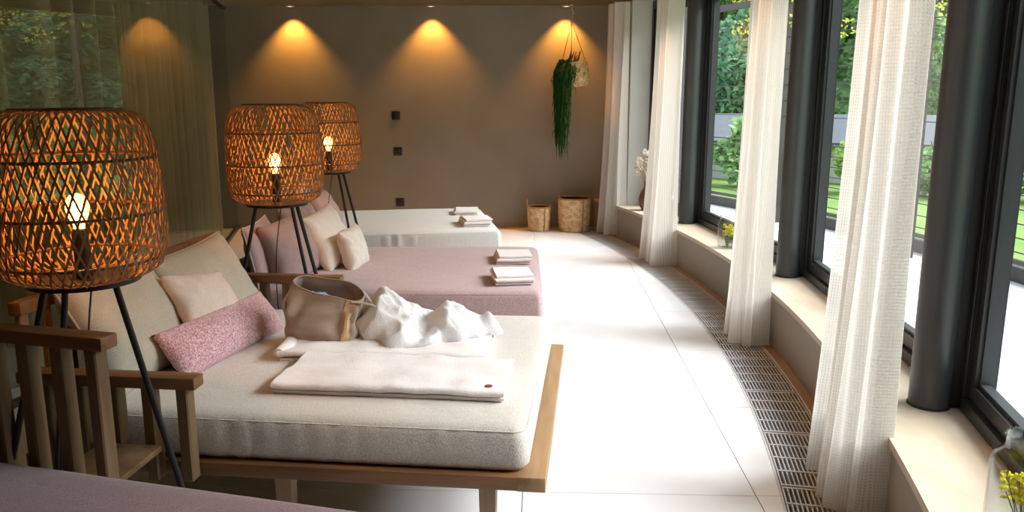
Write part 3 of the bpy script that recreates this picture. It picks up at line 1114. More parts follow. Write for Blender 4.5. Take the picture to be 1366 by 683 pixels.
R = math.radians
bed0 = daybed((-0.19, 1.10, 0), R(-14.4), M_PLUM, 'plum upholstered daybed in the near left corner of the view', arms=(1,), arm_h=0.87, arm_end=-1.115, seed=1, back_h=0.885)
bed1 = daybed((0.12, 2.965, 0), R(-6.0), M_BEIGE, 'beige daybed with wooden slatted arms, holding the tote bag and bathrobe', arms=(-1, 1), arm_end=-1.03, shelf=True, seed=2,
              folds=[(-0.95, 0.12, 0.0035), (-0.6, 0.2, 0.002), (-0.3, 0.2, 0.0015)])
bed2 = daybed((0.172, 4.74, 0), R(-0.6), M_MAUVE, 'mauve daybed in the middle with two folded towels', seed=3, back_h=0.63, box=True)
bed3 = daybed((-0.19, 6.74, 0), R(9.5), M_GREYW, 'pale grey daybed farthest away, near the back wall', seed=4, back_h=0.63, box=True,
              folds=[(-0.82, 0.10, 0.010), (-0.70, 0.06, 0.006)])


# ------------------------------------------------------------------ pillows
def pillow_mesh(w, h, t, seed, n=26, pinch=0.07, wr=0.012, power=0.42):
    m = MB()
    rnd = random.Random(seed)
    for side in (1, -1):
        for j in range(n + 1):
            for i in range(n + 1):
                u, v = -1 + 2 * i / n, -1 + 2 * j / n
                y = w / 2 * u * (1 - pinch * (1 - v * v))
                z = h / 2 * v * (1 - pinch * (1 - u * u))
                d = max(0, (1 - u * u) * (1 - v * v)) ** power
                x = side * t / 2 * d
                if d > 0:
                    q = noise.noise((u * 2.3 + seed * 3.1, v * 2.3 + side * 5, seed)) * wr * min(1, d * 2)
                    q += noise.noise((u * 6 + seed, v * 6 + side * 9, seed * 2)) * wr * 0.35 * min(1, d * 2)
                    # creases running in from the corners
                    cr = math.sin(math.atan2(1 - abs(v), 1 - abs(u)) * 9 + seed) * 0.5 * wr * max(0, abs(u) + abs(v) - 0.9)
                    x += side * (q + cr * min(1, d * 2))
                m.v.append((x, y, z))
    w_ = n + 1
    off = w_ * w_
    for j in range(n):
        for i in range(n):
            a_ = j * w_ + i
            m.f.append((a_, a_ + 1, a_ + w_ + 1, a_ + w_))
            m.f.append((off + a_, off + a_ + w_, off + a_ + w_ + 1, off + a_ + 1))
    me_edge = [j for j in range(w_)]
    return m


def pillow(name, label, mm, bed, x, y, z, w, h, t, lean, yaw=0.0, roll=0.0, seed=1, piping=None, group=None, pinch=0.07, wr=0.012):
    me = pillow_mesh(w, h, t, seed, pinch=pinch, wr=wr)
    mesh = me.mesh(name, mm, True, 1.4)
    bm = bmesh.new()
    bm.from_mesh(mesh)
    bmesh.ops.remove_doubles(bm, verts=bm.verts[:], dist=1e-5)
    bm.to_mesh(mesh)
    bm.free()
    for p in mesh.polygons:
        p.use_smooth = True
    o = link(name, mesh, None, world(bed, x, y, z), (R(roll), R(-lean), bed.rotation_euler.z + R(yaw)))
    tag(o, label, 'pillow', group)
    if piping:
        pts = []
        n = 20
        for k in range(4 * n):
            f = (k % n) / n
            u, v = [(-1 + 2 * f, -1), (1, -1 + 2 * f), (1 - 2 * f, 1), (-1, 1 - 2 * f)][k // n]
            pts.append((0, w / 2 * u * (1 - pinch * (1 - v * v)), h / 2 * v * (1 - pinch * (1 - u * u))))
        pts.append(pts[0])
        MB().tube(pts, 0.004, 5, cap=False).build('piping', piping, o)
    return o


ZM = 0.505
G1 = 'cushions on the beige daybed'
pillow('large_pillow', 'large sage beige pillow behind the nearest lamp on the beige daybed', M_PBEIGE, bed1, -1.50, -0.30, ZM + 0.185, 0.60, 0.45, 0.19, 27, 4, -2, 21, M_PBEIGE, G1)
pillow('large_pillow', 'large sage beige pillow standing at the far side of the beige daybed', M_PBEIGE, bed1, -1.50, 0.31, ZM + 0.175, 0.58, 0.42, 0.17, 30, -6, 4, 22, M_PBEIGE, G1)
pillow('small_cushion', 'small square cream linen cushion leaning between the two large beige pillows', M_PLIN, bed1, -1.36, 0.01, ZM + 0.175, 0.34, 0.31, 0.12, 38, -8, -10, 23, None, G1)
pillow('bolster_cushion', 'long rose and white knitted lumbar cushion on the beige daybed', M_KNIT, bed1, -1.265, -0.045, ZM + 0.080, 0.70, 0.20, 0.13, 36, -9, 0, 24, None, G1, 0.03, 0.006)

G2 = 'cushions on the mauve middle daybed'
pillow('large_pillow', 'dusty pink pillow with pale piping standing at the head of the mauve middle daybed', M_PPINK, bed2, -1.57, -0.37, ZM + 0.145, 0.50, 0.36, 0.13, 12, 4, 0, 31, M_PLIN, G2)
pillow('large_pillow', 'big dusty mauve pillow behind the legs of the second lamp', M_PMAUVE, bed2, -1.425, -0.31, ZM + 0.155, 0.48, 0.37, 0.20, 20, -14, 4, 32, None, G2)
pillow('large_pillow', 'second dusty mauve pillow, partly hidden behind the cream pillow on the middle daybed', M_PMAUVE, bed2, -1.50, 0.22, ZM + 0.165, 0.48, 0.39, 0.17, 20, -6, 3, 33, None, G2)
pillow('large_pillow', 'plump cream pillow tilted at the front of the mauve middle daybed', M_PWHITE, bed2, -1.285, 0.0, ZM + 0.165, 0.44, 0.37, 0.17, 24, -9, 5, 34, None, G2)
pillow('small_cushion', 'small cream cushion standing foremost on the mauve middle daybed', M_PWHITE, bed2, -1.125, -0.06, ZM + 0.112, 0.26, 0.26, 0.13, 14, -12, 4, 35, None, G2)
pillow('large_pillow', 'pink pillow leaning at the head of the farthest pale grey daybed', M_PPINK, bed3, -1.36, -0.30, ZM + 0.135, 0.42, 0.31, 0.16, 30, -16, 0, 36, None, 'cushions on the pale grey daybed')
pillow('large_pillow', 'cream pillow behind the pink pillow on the farthest pale grey daybed', M_PWHITE, bed3, -1.50, -0.10, ZM + 0.155, 0.44, 0.35, 0.14, 22, -5, 0, 37, None, 'cushions on the pale grey daybed')


# ------------------------------------------------------------------ folded towels
def towel_mesh(w, d, layers, gap, th, seed, nx=30, wrinkle=0.004, stag=0.012, nd=14):
    """one cloth folded back and forth: serpentine section in (y,z) swept along x"""
    rnd = random.Random(seed)
    path = []
    y = -d / 2
    for k in range(layers):
        z = th / 2 + k * gap
        e0 = -d / 2 + rnd.uniform(0, stag) * (1 if k % 2 else 1)
        e1 = d / 2 - rnd.uniform(0, stag)
        a_, b_ = (e0, e1) if k % 2 == 0 else (e1, e0)
        for i in range(nd + 1):
            path.append((a_ + (b_ - a_) * i / nd, z, k))
        if k < layers - 1:
            s = 1 if k % 2 == 0 else -1
            for i in range(1, 5):
                an = PI * i / 5
                path.append((b_ + s * math.sin(an) * gap * 0.55, z + gap * (1 - math.cos(an)) / 2, k + i / 5))
    n = len(path)
    m = MB()
    sec = []
    for i in range(n):
        p, q = path[max(0, i - 1)], path[min(n - 1, i + 1)]
        t = Vector((q[0] - p[0], q[1] - p[1]))
        t.normalize()
        nr = Vector((-t.y, t.x))
        sec.append((path[i], nr))
    sk = [rnd.uniform(-stag, stag) for _ in range(layers + 1)]
    for ix in range(nx + 1):
        f = ix / nx
        for side in (1, -1):
            for (p, nr) in sec:
                k = p[2]
                x = (f - 0.5) * w + sk[int(k)] * (1 if f < 0.5 else 0.6) * (1 - (k - int(k))) + sk[min(layers, int(k) + 1)] * (k - int(k)) * (1 if f < 0.5 else 0.6)
                wv = noise.noise((x * 9 + seed * 7, p[0] * 9, k * 0.15)) + 0.5 * noise.noise((x * 26 + seed, p[0] * 22, k * 0.2))
                wz = wrinkle * wv * (0.25 + 0.75 * (k + 1) / layers)
                m.v.append((x, p[0] + nr.x * side * th / 2, max(0.0005, p[1] + nr.y * side * th / 2 + max(wz, -gap * 0.3) + wrinkle * 0.3 * (k > 0))))
    W2 = 2 * n
    for ix in range(nx):
        a_ = ix * W2
        for i in range(n - 1):
            m.f.append((a_ + i, a_ + W2 + i, a_ + W2 + i + 1, a_ + i + 1))
            m.f.append((a_ + n + i, a_ + n + i + 1, a_ + W2 + n + i + 1, a_ + W2 + n + i))
        m.f.append((a_, a_ + n, a_ + W2 + n, a_ + W2))
        m.f.append((a_ + n - 1, a_ + W2 + n - 1, a_ + W2 + 2 * n - 1, a_ + 2 * n - 1))
    for a_ in (0, nx * W2):
        for i in range(n - 1):
            q = (a_ + i, a_ + i + 1, a_ + n + i + 1, a_ + n + i)
            m.f.append(q if a_ == 0 else tuple(reversed(q)))
    return m


def towel(name, label, bed, x, y, rz, w, d, layers, gap, th, seed, z=None, group=None, wrinkle=0.004, stag=0.012, mm=None):
    m = towel_mesh(w, d, layers, gap, th, seed, wrinkle=wrinkle, stag=stag)
    o = m.build(name, mm or M_TOWEL, None, True, 0.9, world(bed, x, y, z or ZM + 0.002), (0, 0, bed.rotation_euler.z + R(rz)))
    return tag(o, label, 'towel', group)


GT = 'folded blush towels'
t1 = towel('folded_towel', 'long flat folded towel at the front of the beige daybed', bed1, -0.50, -0.305, 0.5, 0.80, 0.35, 3, 0.013, 0.010, 41, wrinkle=0.011, group=GT)
MB().lathe([(0.0, 0.0022), (0.012, 0.002), (0.014, 0.0)], 14).build('embroidered_emblem', M_EMB, t1, loc=(0.345, -0.135, 0.0395))
t2 = towel('folded_towel', 'long folded towel lying under the tote bag and bathrobe', bed1, -0.61, 0.045, 2.0, 0.80, 0.36, 3, 0.014, 0.011, 43, wrinkle=0.010, group=GT)
# the rolled left end of that towel
m = MB()
for q in range(5):
    pass
pts = []
rs = []
for i in range(18):
    f = i / 17
    pts.append((-0.405 + 0.01 * math.sin(f * 7), -0.175 + 0.30 * f, 0.030 + 0.003 * math.sin(f * 9)))
    rs.append(0.027 * (0.75 + 0.35 * math.sin(PI * min(1, f * 1.15 + 0.08))) + 0.003 * noise.noise((f * 14, 2, 1)))
m.tube(pts, rs, 14, flat=0.85)
m.build('rolled_end', M_TOWEL, t2)
towel('folded_towel', 'nearer folded towel on the mauve middle daybed', bed2, -0.165, -0.43, 8, 0.205, 0.235, 4, 0.013, 0.010, 45, group=GT, wrinkle=0.003)
towel('folded_towel', 'farther folded towel on the mauve middle daybed', bed2, -0.165, 0.115, 6, 0.205, 0.25, 4, 0.013, 0.010, 46, group=GT, wrinkle=0.003)
towel('folded_towel', 'nearer folded towel on the farthest pale grey daybed', bed3, -0.17, -0.40, 4, 0.215, 0.25, 4, 0.014, 0.011, 47, group=GT, wrinkle=0.003)
towel('folded_towel', 'farther folded towel on the pale grey daybed, nearest the back wall', bed3, -0.18, 0.22, -6, 0.20, 0.25, 3, 0.014, 0.011, 48, group=GT, wrinkle=0.003)


# ------------------------------------------------------------------ tote bag
def bag_pt(a_, t, off=0.0):
    """outer surface of the slouched bag: angle around, 0..1 up"""
    ca, sa = math.cos(a_), math.sin(a_)
    hx = 0.150 - 0.004 * t + 0.006 * math.sin(t * PI)
    hy = 0.088 + 0.010 * math.sin(t * PI) - 0.040 * t * t
    e_ = 0.5 + 0.15 * t
    x = (hx + off) * math.copysign(abs(ca) ** e_, ca)
    y = (hy + off) * math.copysign(abs(sa) ** e_, sa)
    top = 0.205 + 0.030 * math.cos(a_ - 2.5) - 0.020 * max(0, math.cos(a_ + 0.4))
    z = t * top
    # slouch folds
    f = math.sin(5 * t + 2.2 * ca) * 0.010 + noise.noise((ca * 2.6, sa * 2.6, t * 3.5 + 2)) * 0.030
    f *= math.sin(PI * min(1, t * 1.05)) ** 0.7
    x += f * ca + 0.02 * t * t
    y += f * sa * 1.3 + 0.02 * t
    return (x, y, z)


bag = thing('tote_bag', 'slouched taupe canvas tote bag standing open on the beige daybed', 'bag', world(bed1, -0.905, 0.085, ZM + 0.036), bed1.rotation_euler.z + R(-4))
m = MB()
NA, NT = 72, 22
for j in range(NT + 1):
    for i in range(NA):
        m.v.append(bag_pt(2 * PI * i / NA, j / NT))
for j in range(NT):
    for i in range(NA):
        m.f.append((j * NA + i, j * NA + (i + 1) % NA, (j + 1) * NA + (i + 1) % NA, (j + 1) * NA + i))
m.f.append(tuple(range(NA - 1, -1, -1)))
m.build('body', M_BAG, bag, angle=1.3)
m = MB()
for j in range(12):
    for i in range(NA):
        p = bag_pt(2 * PI * i / NA, 1 - 0.07 * j, -0.004 - 0.001 * j if j else 0.0)
        m.v.append((p[0], p[1], p[2] + (0.0005 if j == 0 else 0)))
for j in range(11):
    for i in range(NA):
        m.f.append((j * NA + i, j * NA + (i + 1) % NA, (j + 1) * NA + (i + 1) % NA, (j + 1) * NA + i))
m.f.append(tuple(11 * NA + j for j in range(NA)))
m.build('lining', M_BAGIN, bag, angle=1.3)
m = MB()
rim = [bag_pt(2 * PI * i / NA, 1.0) for i in range(NA)]
m.tube(rim + [rim[0]], 0.0035, 6, cap=False)
m.build('rim', M_BAG, bag)
# tan strap band running up the right front and over into a handle
m = MB()
a0_, a1_ = R(-62), R(-38)
for j in range(15):
    for i in range(5):
        m.v.append(bag_pt(a0_ + (a1_ - a0_) * i / 4, 0.02 + 0.98 * j / 14, 0.004))
for j in range(14):
    for i in range(4):
        m.f.append((j * 5 + i, j * 5 + i + 1, (j + 1) * 5 + i + 1, (j + 1) * 5 + i))
m.build('strap', M_STRAP, bag)
m = MB()
h0 = Vector(bag_pt(R(-50), 0.98, 0.004))
h1 = Vector(bag_pt(R(35), 0.98, 0.004))
hp = []
for i in range(15):
    f = i / 14
    p = h0.lerp(h1, f)
    hp.append((p.x + 0.07 * math.sin(PI * f), p.y, p.z - 0.035 * math.sin(PI * f) + 0.01 * math.sin(2 * PI * f)))
m.tube(hp, 0.011, 8, flat=0.3)
m.build('handle', M_BAG, bag)
p = bag_pt(R(-150), 0.62, 0.004)
rbox(-0.005, 0.005, -0.002, 0.002, -0.016, 0.016, 0.001, 1).build('side_tag', M_LGREY, bag, loc=p, rot=(0, R(12), R(-30)))
pk = pillow_mesh(0.11, 0.09, 0.05, 5, 10).build('printed_packet', M_BLUE, None, True, 1.4, world(bed1, -0.925, 0.105, ZM + 0.185), (0, R(-50), R(80)))
tag(pk, 'blue and white printed packet inside the tote bag', 'packet')


# ------------------------------------------------------------------ crumpled bathrobe
def robe():
    m = MB()
    NX_, NY_ = 110, 70
    Lx, Ly = 0.285, 0.19

    def ridged(x, y, s, o):
        return 1 - abs(noise.noise((x * s + o, y * s, o * 0.7))) * 2

    for j in range(NY_ + 1):
        for i in range(NX_ + 1):
            u, v = -1 + 2 * i / NX_, -1 + 2 * j / NY_
            # map square to rounded outline
            r = max(abs(u), abs(v))
            a_ = math.atan2(v, u)
            out = 1.0 + 0.10 * math.sin(3 * a_ + 0.6) + 0.07 * math.sin(7 * a_ + 1.0) + 0.05 * math.sin(13 * a_)
            ln = math.hypot(u, v) or 1
            k = r / ln
            x = u * k * out * Lx
            y = v * k * out * Ly * (1.0 - 0.22 * (u > 0) * u)
            edge = max(0.0, 1 - r ** 3.5)
            h = 0.075
            h += 0.095 * math.exp(-(((x + 0.14) / 0.10) ** 2 + ((y - 0.02) / 0.10) ** 2))
            h += 0.055 * math.exp(-(((x + 0.23) / 0.10) ** 2 + ((y + 0.03) / 0.12) ** 2))
            h += 0.060 * math.exp(-(((x - 0.13) / 0.10) ** 2 + ((y - 0.02) / 0.10) ** 2))
            h += 0.055 * math.exp(-(((x - 0.285) / 0.035) ** 2 + ((y - 0.06) / 0.06) ** 2))
            h -= 0.030 * math.exp(-(((x - 0.02) / 0.05) ** 2))
            w1 = ridged(x + 0.05 * noise.noise((x * 6, y * 6, 3)), y * 0.6, 6.5, 4.0)
            w2 = ridged(x * 0.8 + y * 0.5, y - x * 0.3, 13.0, 9.0)
            z = edge ** 0.55 * (h + 0.030 * (w1 - 0.5) + 0.016 * (w2 - 0.5) + 0.006 * (ridged(x + y, y * 0.7, 27.0, 3.0) - 0.5))
            # cloth bulges out over its own hem
            bul = 0.020 * math.sin(PI * min(1, z / 0.09)) * (0.6 + noise.noise((a_ * 3, z * 12, 2)))
            x += math.cos(a_) * bul * (r > 0.6)
            y += math.sin(a_) * bul * (r > 0.6)
            m.v.append((x, y, max(0.0, z)))
    w_ = NX_ + 1
    m.f = [(j * w_ + i, j * w_ + i + 1, (j + 1) * w_ + i + 1, (j + 1) * w_ + i) for j in range(NY_) for i in range(NX_)]
    border = [i for i in range(w_)] + [j * w_ + NX_ for j in range(1, NY_ + 1)] + [NY_ * w_ + i for i in range(NX_ - 1, -1, -1)] + [j * w_ for j in range(NY_ - 1, 0, -1)]
    m.f.append(tuple(reversed(border)))
    o = m.build('bathrobe', M_ROBE, None, True, 1.5, world(bed1, -0.515, 0.155, ZM + 0.040), (0, 0, bed1.rotation_euler.z + R(1)))
    tag(o, 'crumpled white terry bathrobe heaped beside the tote bag', 'bathrobe')
    # belt end trailing at the right
    return o


robe()


# ------------------------------------------------------------------ woven cane lamps
def shade_profile():
    P = [(0.145, 0.0), (0.185, 0.006), (0.217, 0.030), (0.2365, 0.080), (0.2425, 0.15), (0.2415, 0.23), (0.236, 0.32), (0.2275, 0.40),
         (0.214, 0.452), (0.192, 0.486), (0.165, 0.499), (0.150, 0.500)]
    return [(r * 0.957, z * 0.95) for r, z in P]


def prof_at(P, t):
    L_ = [0]
    for i in range(1, len(P)):
        L_.append(L_[-1] + math.hypot(P[i][0] - P[i - 1][0], P[i][1] - P[i - 1][1]))
    s = t * L_[-1]
    for i in range(1, len(P)):
        if s <= L_[i] or i == len(P) - 1:
            f = (s - L_[i - 1]) / (L_[i] - L_[i - 1])
            return (P[i - 1][0] + (P[i][0] - P[i - 1][0]) * f, P[i - 1][1] + (P[i][1] - P[i - 1][1]) * f)


def weave_mesh():
    P = shade_profile()
    m = MB()
    rnd = random.Random(77)
    NS = 54
    SEG = 22
    for d in (1, -1):
        for k in range(NS):
            ph0 = 2 * PI * (k + (0.25 if d > 0 else 0.0)) / NS + rnd.uniform(-0.018, 0.018)
            tw = 0.86 + rnd.uniform(-0.03, 0.03)
            pts, ups = [], []
            for i in range(SEG + 1):
                t = i / SEG
                r, z = prof_at(P, t)
                ph = ph0 + d * tw * (t - 0.5)
                # weave over and under
                off = 0.0022 * math.sin(i * PI / 2 + k * PI + (0 if d > 0 else PI / 2)) + 0.0012 * d
                pts.append(((r + off) * math.cos(ph), (r + off) * math.sin(ph), z))
            m.tube(pts, 0.0036 * rnd.uniform(0.85, 1.2), 4, flat=0.45, cap=False, up=lambda p: Vector((p.x, p.y, (p.z - 0.25) * 0.25)))
    return m.mesh('woven_cane', M_CANE, True, 0.5)


WEAVE = weave_mesh()


def bulb_mat():
    m, nt, N, L, p = new_mat('amber_bulb_glass')
    N.remove(p)
    out = N['Material Output']
    t = N.new('ShaderNodeBsdfTransparent')
    t.inputs[0].default_value = (1.0, 0.85, 0.6, 1)
    e = N.new('ShaderNodeEmission')
    e.inputs[0].default_value = (1.0, 0.52, 0.13, 1)
    e.inputs[1].default_value = 14.0
    mx = N.new('ShaderNodeMixShader')
    mx.inputs[0].default_value = 0.55
    L.new(t.outputs[0], mx.inputs[1])
    L.new(e.outputs[0], mx.inputs[2])
    L.new(mx.outputs[0], out.inputs[0])
    return m


M_BULBG = bulb_mat()


def lamp(x, y, label, legs, energy, rz=0.0, zb=0.992, rf=0.33):
    lp = thing('floor_lamp', label, 'lamp', (x, y, 0), rz, 'woven cane tripod lamps between the daybeds')
    sh = link('woven_shade', WEAVE, lp, (0, 0, zb))
    sh['kind'] = 'stuff'
    P = shade_profile()
    for t in (0.0, 0.19, 0.43, 0.70, 1.0):
        r, z = prof_at(P, t)
        MB().ring((0, 0, zb + z), r - 0.004, 0.0045 if 0 < t < 1 else 0.007, 48, 6).build('hoop', M_HOOP, sh, loc=(0, 0, -zb))
    # base plate, legs
    MB().lathe([(0.0, 0.0), (0.150, 0.0), (0.150, 0.012), (0.0, 0.014)], 36, (0, 0, zb - 0.014)).build('base_plate', M_BLACK, lp)
    for a_ in legs:
        a_ = R(a_)
        MB().tube([(0.10 * math.cos(a_), 0.10 * math.sin(a_), zb - 0.008), (rf * math.cos(a_), rf * math.sin(a_), 0.006)], 0.0095, 10).build('leg', M_BLACK, lp)
    MB().lathe([(0.0, 0), (0.022, 0.0), (0.022, 0.13), (0.018, 0.142), (0.0, 0.142)], 18, (0, 0, zb)).build('socket', M_BLACK, lp)
    bz = zb + 0.142
    b = MB().lathe([(0.0135, 0.0), (0.016, 0.012), (0.026, 0.035), (0.0315, 0.058), (0.029, 0.080), (0.018, 0.095), (0.006, 0.100), (0.0, 0.1005)], 22, (0, 0, bz)).build('bulb', M_BULBG, lp)
    f = MB()
    for k in range(4):
        a_ = k * PI / 2
        f.tube([(0.007 * math.cos(a_), 0.007 * math.sin(a_), bz + 0.022), (0.014 * math.cos(a_), 0.014 * math.sin(a_), bz + 0.074)], 0.0016, 5)
    f.build('filament', M_FILA, b)
    # cord hanging from the plate
    pts = [(0.02, 0.0, zb - 0.014)]
    for i in range(1, 13):
        q = i / 12
        pts.append((0.02 - 0.10 * q - 0.02 * math.sin(q * 6), 0.04 * q, (zb - 0.014) * (1 - q) ** 1.15 + 0.005))
    MB().tube(pts, 0.0028, 5).build('cord', M_BLACK, lp)
    ld = bpy.data.lights.new('lamp_light', 'POINT')
    ld.energy = energy
    ld.color = (1.0, 0.43, 0.10)
    ld.shadow_soft_size = 0.02
    lo = bpy.data.objects.new('lamp_light', ld)
    COL.objects.link(lo)
    lo.parent = lp
    lo.location = (0, 0, bz + 0.05)
    return lp


lamp(-1.240, 2.25, 'nearest woven cane lamp on black tripod legs, at the left edge', (-14, 148, 200), 34, rf=0.36)
lamp(-1.172, 3.945, 'middle woven cane lamp on black tripod legs, between beige and mauve daybeds', (-8, 66, 196), 34)
lamp(-1.300, 5.67, 'farthest woven cane lamp on black tripod legs, partly behind the middle lamp', (-8, 66, 196), 34)


# ------------------------------------------------------------------ baskets in the corner
def woven_wall(prof, n_st, rows, amp, n=96):
    """basket wall with over-under weave relief"""
    m = MB()
    for j in range(rows + 1):
        t = j / rows
        r, z = prof_at(prof, t)
        for i in range(n):
            a_ = 2 * PI * i / n
            w = math.sin(a_ * n_st) * (1 if (j // 2) % 2 else -1)
            rr = r + amp * w + 0.0015 * noise.noise((a_ * 6, z * 40, 1))
            m.v.append((rr * math.cos(a_), rr * math.sin(a_), z))
    for j in range(rows):
        for i in range(n):
            m.f.append((j * n + i, j * n + (i + 1) % n, (j + 1) * n + (i + 1) % n, (j + 1) * n + i))
    m.f.append(tuple(range(n - 1, -1, -1)))
    return m


def basket(x, y, rt, rb, h, label, handles):
    b = thing('woven_basket', label, 'basket', (x, y, 0.002))
    prof = [(rb * 0.96, 0), (rb, 0.02), ((rb + rt) / 2 * 1.02, h * 0.5), (rt, h)]
    woven_wall(prof, 16, 44, 0.006, 128).build('body', M_SEAG, b, angle=1.5)
    MB().lathe([(rt - 0.008, h), (rt - 0.014, h * 0.6), (rb - 0.014, 0.03), (0.0, 0.03)], 40).build('lining', M_LINER, b)
    MB().ring((0, 0, h), rt - 0.004, 0.0085, 48, 8).build('rim', M_RIM, b)
    for (a_, dz) in handles:
        a_ = R(a_)
        d = Vector((math.cos(a_), math.sin(a_), 0))
        t = Vector((-d.y, d.x, 0))
        pts = []
        for i in range(13):
            f = PI * i / 12
            pts.append(d * (rt + 0.004 + (0.0 if dz > 0 else 0.01 * math.sin(f))) + t * 0.038 * math.cos(f) + Vector((0, 0, h - 0.02 + (0.02 + dz) * math.sin(f))))
        MB().tube(pts, 0.0065, 7).build('handle', M_RIM, b)
    # stitched strap down the front right
    m = MB()
    pts = [((prof_at(prof, t)[0] + 0.006) * math.cos(R(-62)), (prof_at(prof, t)[0] + 0.006) * math.sin(R(-62)), prof_at(prof, t)[1]) for t in [i / 10 for i in range(11)]]
    m.tube(pts, 0.006, 6)
    m.build('stake', M_RIM, b)
    return b


basket(0.310, 9.075, 0.132, 0.118, 0.275, 'small woven basket with upright loop handle by the back wall', ((178, 0.075), (5, 0.02)))
lb = basket(0.715, 9.065, 0.182, 0.172, 0.375, 'large round woven basket in the corner by the back wall', ((195, 0.03), (15, 0.03)))

# ------------------------------------------------------------------ hanging planter
HX, HY = 0.655, 9.02
pl = thing('hanging_planter', 'woven hanging basket planter under the right ceiling spot', 'planter', (HX, HY, 1.60))
prof = [(0.12, 0.0), (0.152, 0.03), (0.166, 0.13), (0.156, 0.27)]
bk = woven_wall(prof, 12, 32, 0.004, 96)
tl = Matrix.Rotation(R(-9), 4, 'Y')
bk.v = [tuple(tl @ Vector(p) + Vector((0.055, 0, 0.02))) for p in bk.v]
bk.build('basket', M_SEAG, pl, angle=1.5)
sl_ = MB().disc((0, 0, 0.23), 0.148, 24)
sl_.v = [tuple(tl @ Vector(p) + Vector((0.055, 0, 0.02))) for p in sl_.v]
sl_.build('soil', M_LINER, pl)
apex = Vector((0.0, 0, 0.72))
for k in range(3):
    a_ = R(20 + 120 * k)
    e_ = tl @ Vector((0.156 * math.cos(a_), 0.156 * math.sin(a_), 0.27)) + Vector((0.055, 0, 0.02))
    MB().tube([apex, e_], 0.0035, 5).build('cord', M_CORD, pl)
MB().tube([apex, (0, 0, 0.80)], 0.010, 7).build('cord_knot', M_CORD, pl)
hk = MB()
hk.tube([(0, 0, 0.895), (0, 0, 0.84), (0.014, 0, 0.825), (0.018, 0, 0.808), (0.006, 0, 0.795), (-0.010, 0, 0.802)], 0.004, 6)
hk.lathe([(0.0, 0.9), (0.022, 0.9), (0.022, 0.893), (0.0, 0.892)], 16)
hk.build('ceiling_hook', M_LGREY, pl)

pt = thing('trailing_plant', 'dark green trailing plant cascading from the hanging basket', 'plant', (HX, HY, 1.60))
rnd = random.Random(9)
m = MB()
for k in range(150):
    a_ = rnd.uniform(0.6 * PI, 1.62 * PI) if k % 6 else rnd.uniform(0, 2 * PI)
    lg = rnd.uniform(0.30, 1.0) if k % 6 else rnd.uniform(0.1, 0.35)
    if math.cos(a_) > 0.2:
        lg *= 0.45
    ex, ey = 0.175 * math.cos(a_) - 0.015, 0.19 * math.sin(a_)
    cxl = -0.10
    pts = [(0.03, 0, 0.22), (ex * 0.7, ey * 0.7, 0.29 + rnd.uniform(-.02, .03)), (ex, ey, 0.20)]
    n = 9
    tx, ty = cxl + (ex - cxl) * 0.55 + rnd.uniform(-.02, .02), ey * 0.7
    for i in range(1, n + 1):
        f = i / n
        pts.append((ex + (tx - ex) * f + 0.012 * math.sin(f * 7 + k), ey + (ty - ey) * f + 0.012 * math.cos(f * 6 + k), 0.20 - lg * f))
    m.tube(pts, [0.0042] * (len(pts) - 1) + [0.001], 4, cap=False)
    # short side sprigs
    for q in range(3):
        b = Vector(pts[rnd.randint(3, len(pts) - 2)])
        dn = Vector((rnd.uniform(-.035, .035), rnd.uniform(-.03, .03), -rnd.uniform(0.05, 0.11)))
        m.tube([b, b + dn * 0.5 + Vector((dn.x * .3, dn.y * .3, 0.01)), b + dn], [0.0035, 0.003, 0.0008], 4, cap=False)
so = m.build('trailing_stems', M_PLANT, pt)
so['kind'] = 'stuff'
m = MB()
for k in range(9):
    x0 = rnd.uniform(-0.06, 0.06)
    dx = rnd.uniform(-0.02, 0.10) + x0 * 0.3
    h = rnd.uniform(0.10, 0.24)
    pts = [(x0, rnd.uniform(-.04, .04), 0.2)]
    for i in range(1, 5):
        pts.append((x0 + dx * i / 4 + 0.008 * math.sin(i * 2.1 + k), pts[0][1], 0.2 + h * i / 4))
    m.tube(pts, [0.010, 0.011, 0.009, 0.007, 0.003], 6)
m.tube([(-0.11, 0, 0.12), (-0.15, 0, 0.17), (-0.16, 0, 0.28)], 0.004, 5)
m.tube([(-0.15, 0, 0.08), (-0.20, 0, 0.085), (-0.235, 0, 0.09)], 0.004, 5)
so2 = m.build('dark_shoots', M_TWIG, pt)

# ------------------------------------------------------------------ outlets on the back wall
for (x, z, kind_, lab) in ((-1.338, 1.305, 0, 'topmost square black switch plate on the back wall'), (-1.325, 0.894, 1, 'middle square black socket plate on the back wall with two pale contacts'),
                           (-1.315, 0.300, 0, 'lowest square black plate on the back wall, just above the pale grey daybed')):
    o = thing('wall_plate', lab, 'wall plate', (x, YB, z), 0, 'black plates on the back wall')
    rbox(-0.048, 0.048, -0.010, 0.001, -0.048, 0.048, 0.003).build('plate', M_OUTLET, o)
    if kind_:
        rg = MB().lathe([(0.030, 0), (0.034, 0.004), (0.036, 0.0)], 24)
        rg.v = [(p[0], -0.010 - p[2], p[1]) for p in rg.v]
        rg.build('socket_ring', M_OUTLET, o)
        for s in (-1, 1):
            c = MB().lathe([(0.0, 0.0), (0.0, 0.003), (0.0045, 0.003), (0.0045, 0)], 10)
            c.v = [(p[0] + s * 0.017, -0.0105 - p[2], p[1]) for p in c.v]
            c.build('contact', M_LGREY, o)
    else:
        rbox(-0.036, 0.036, -0.0135, -0.009, -0.036, 0.036, 0.002).build('rocker', M_OUTLET, o)


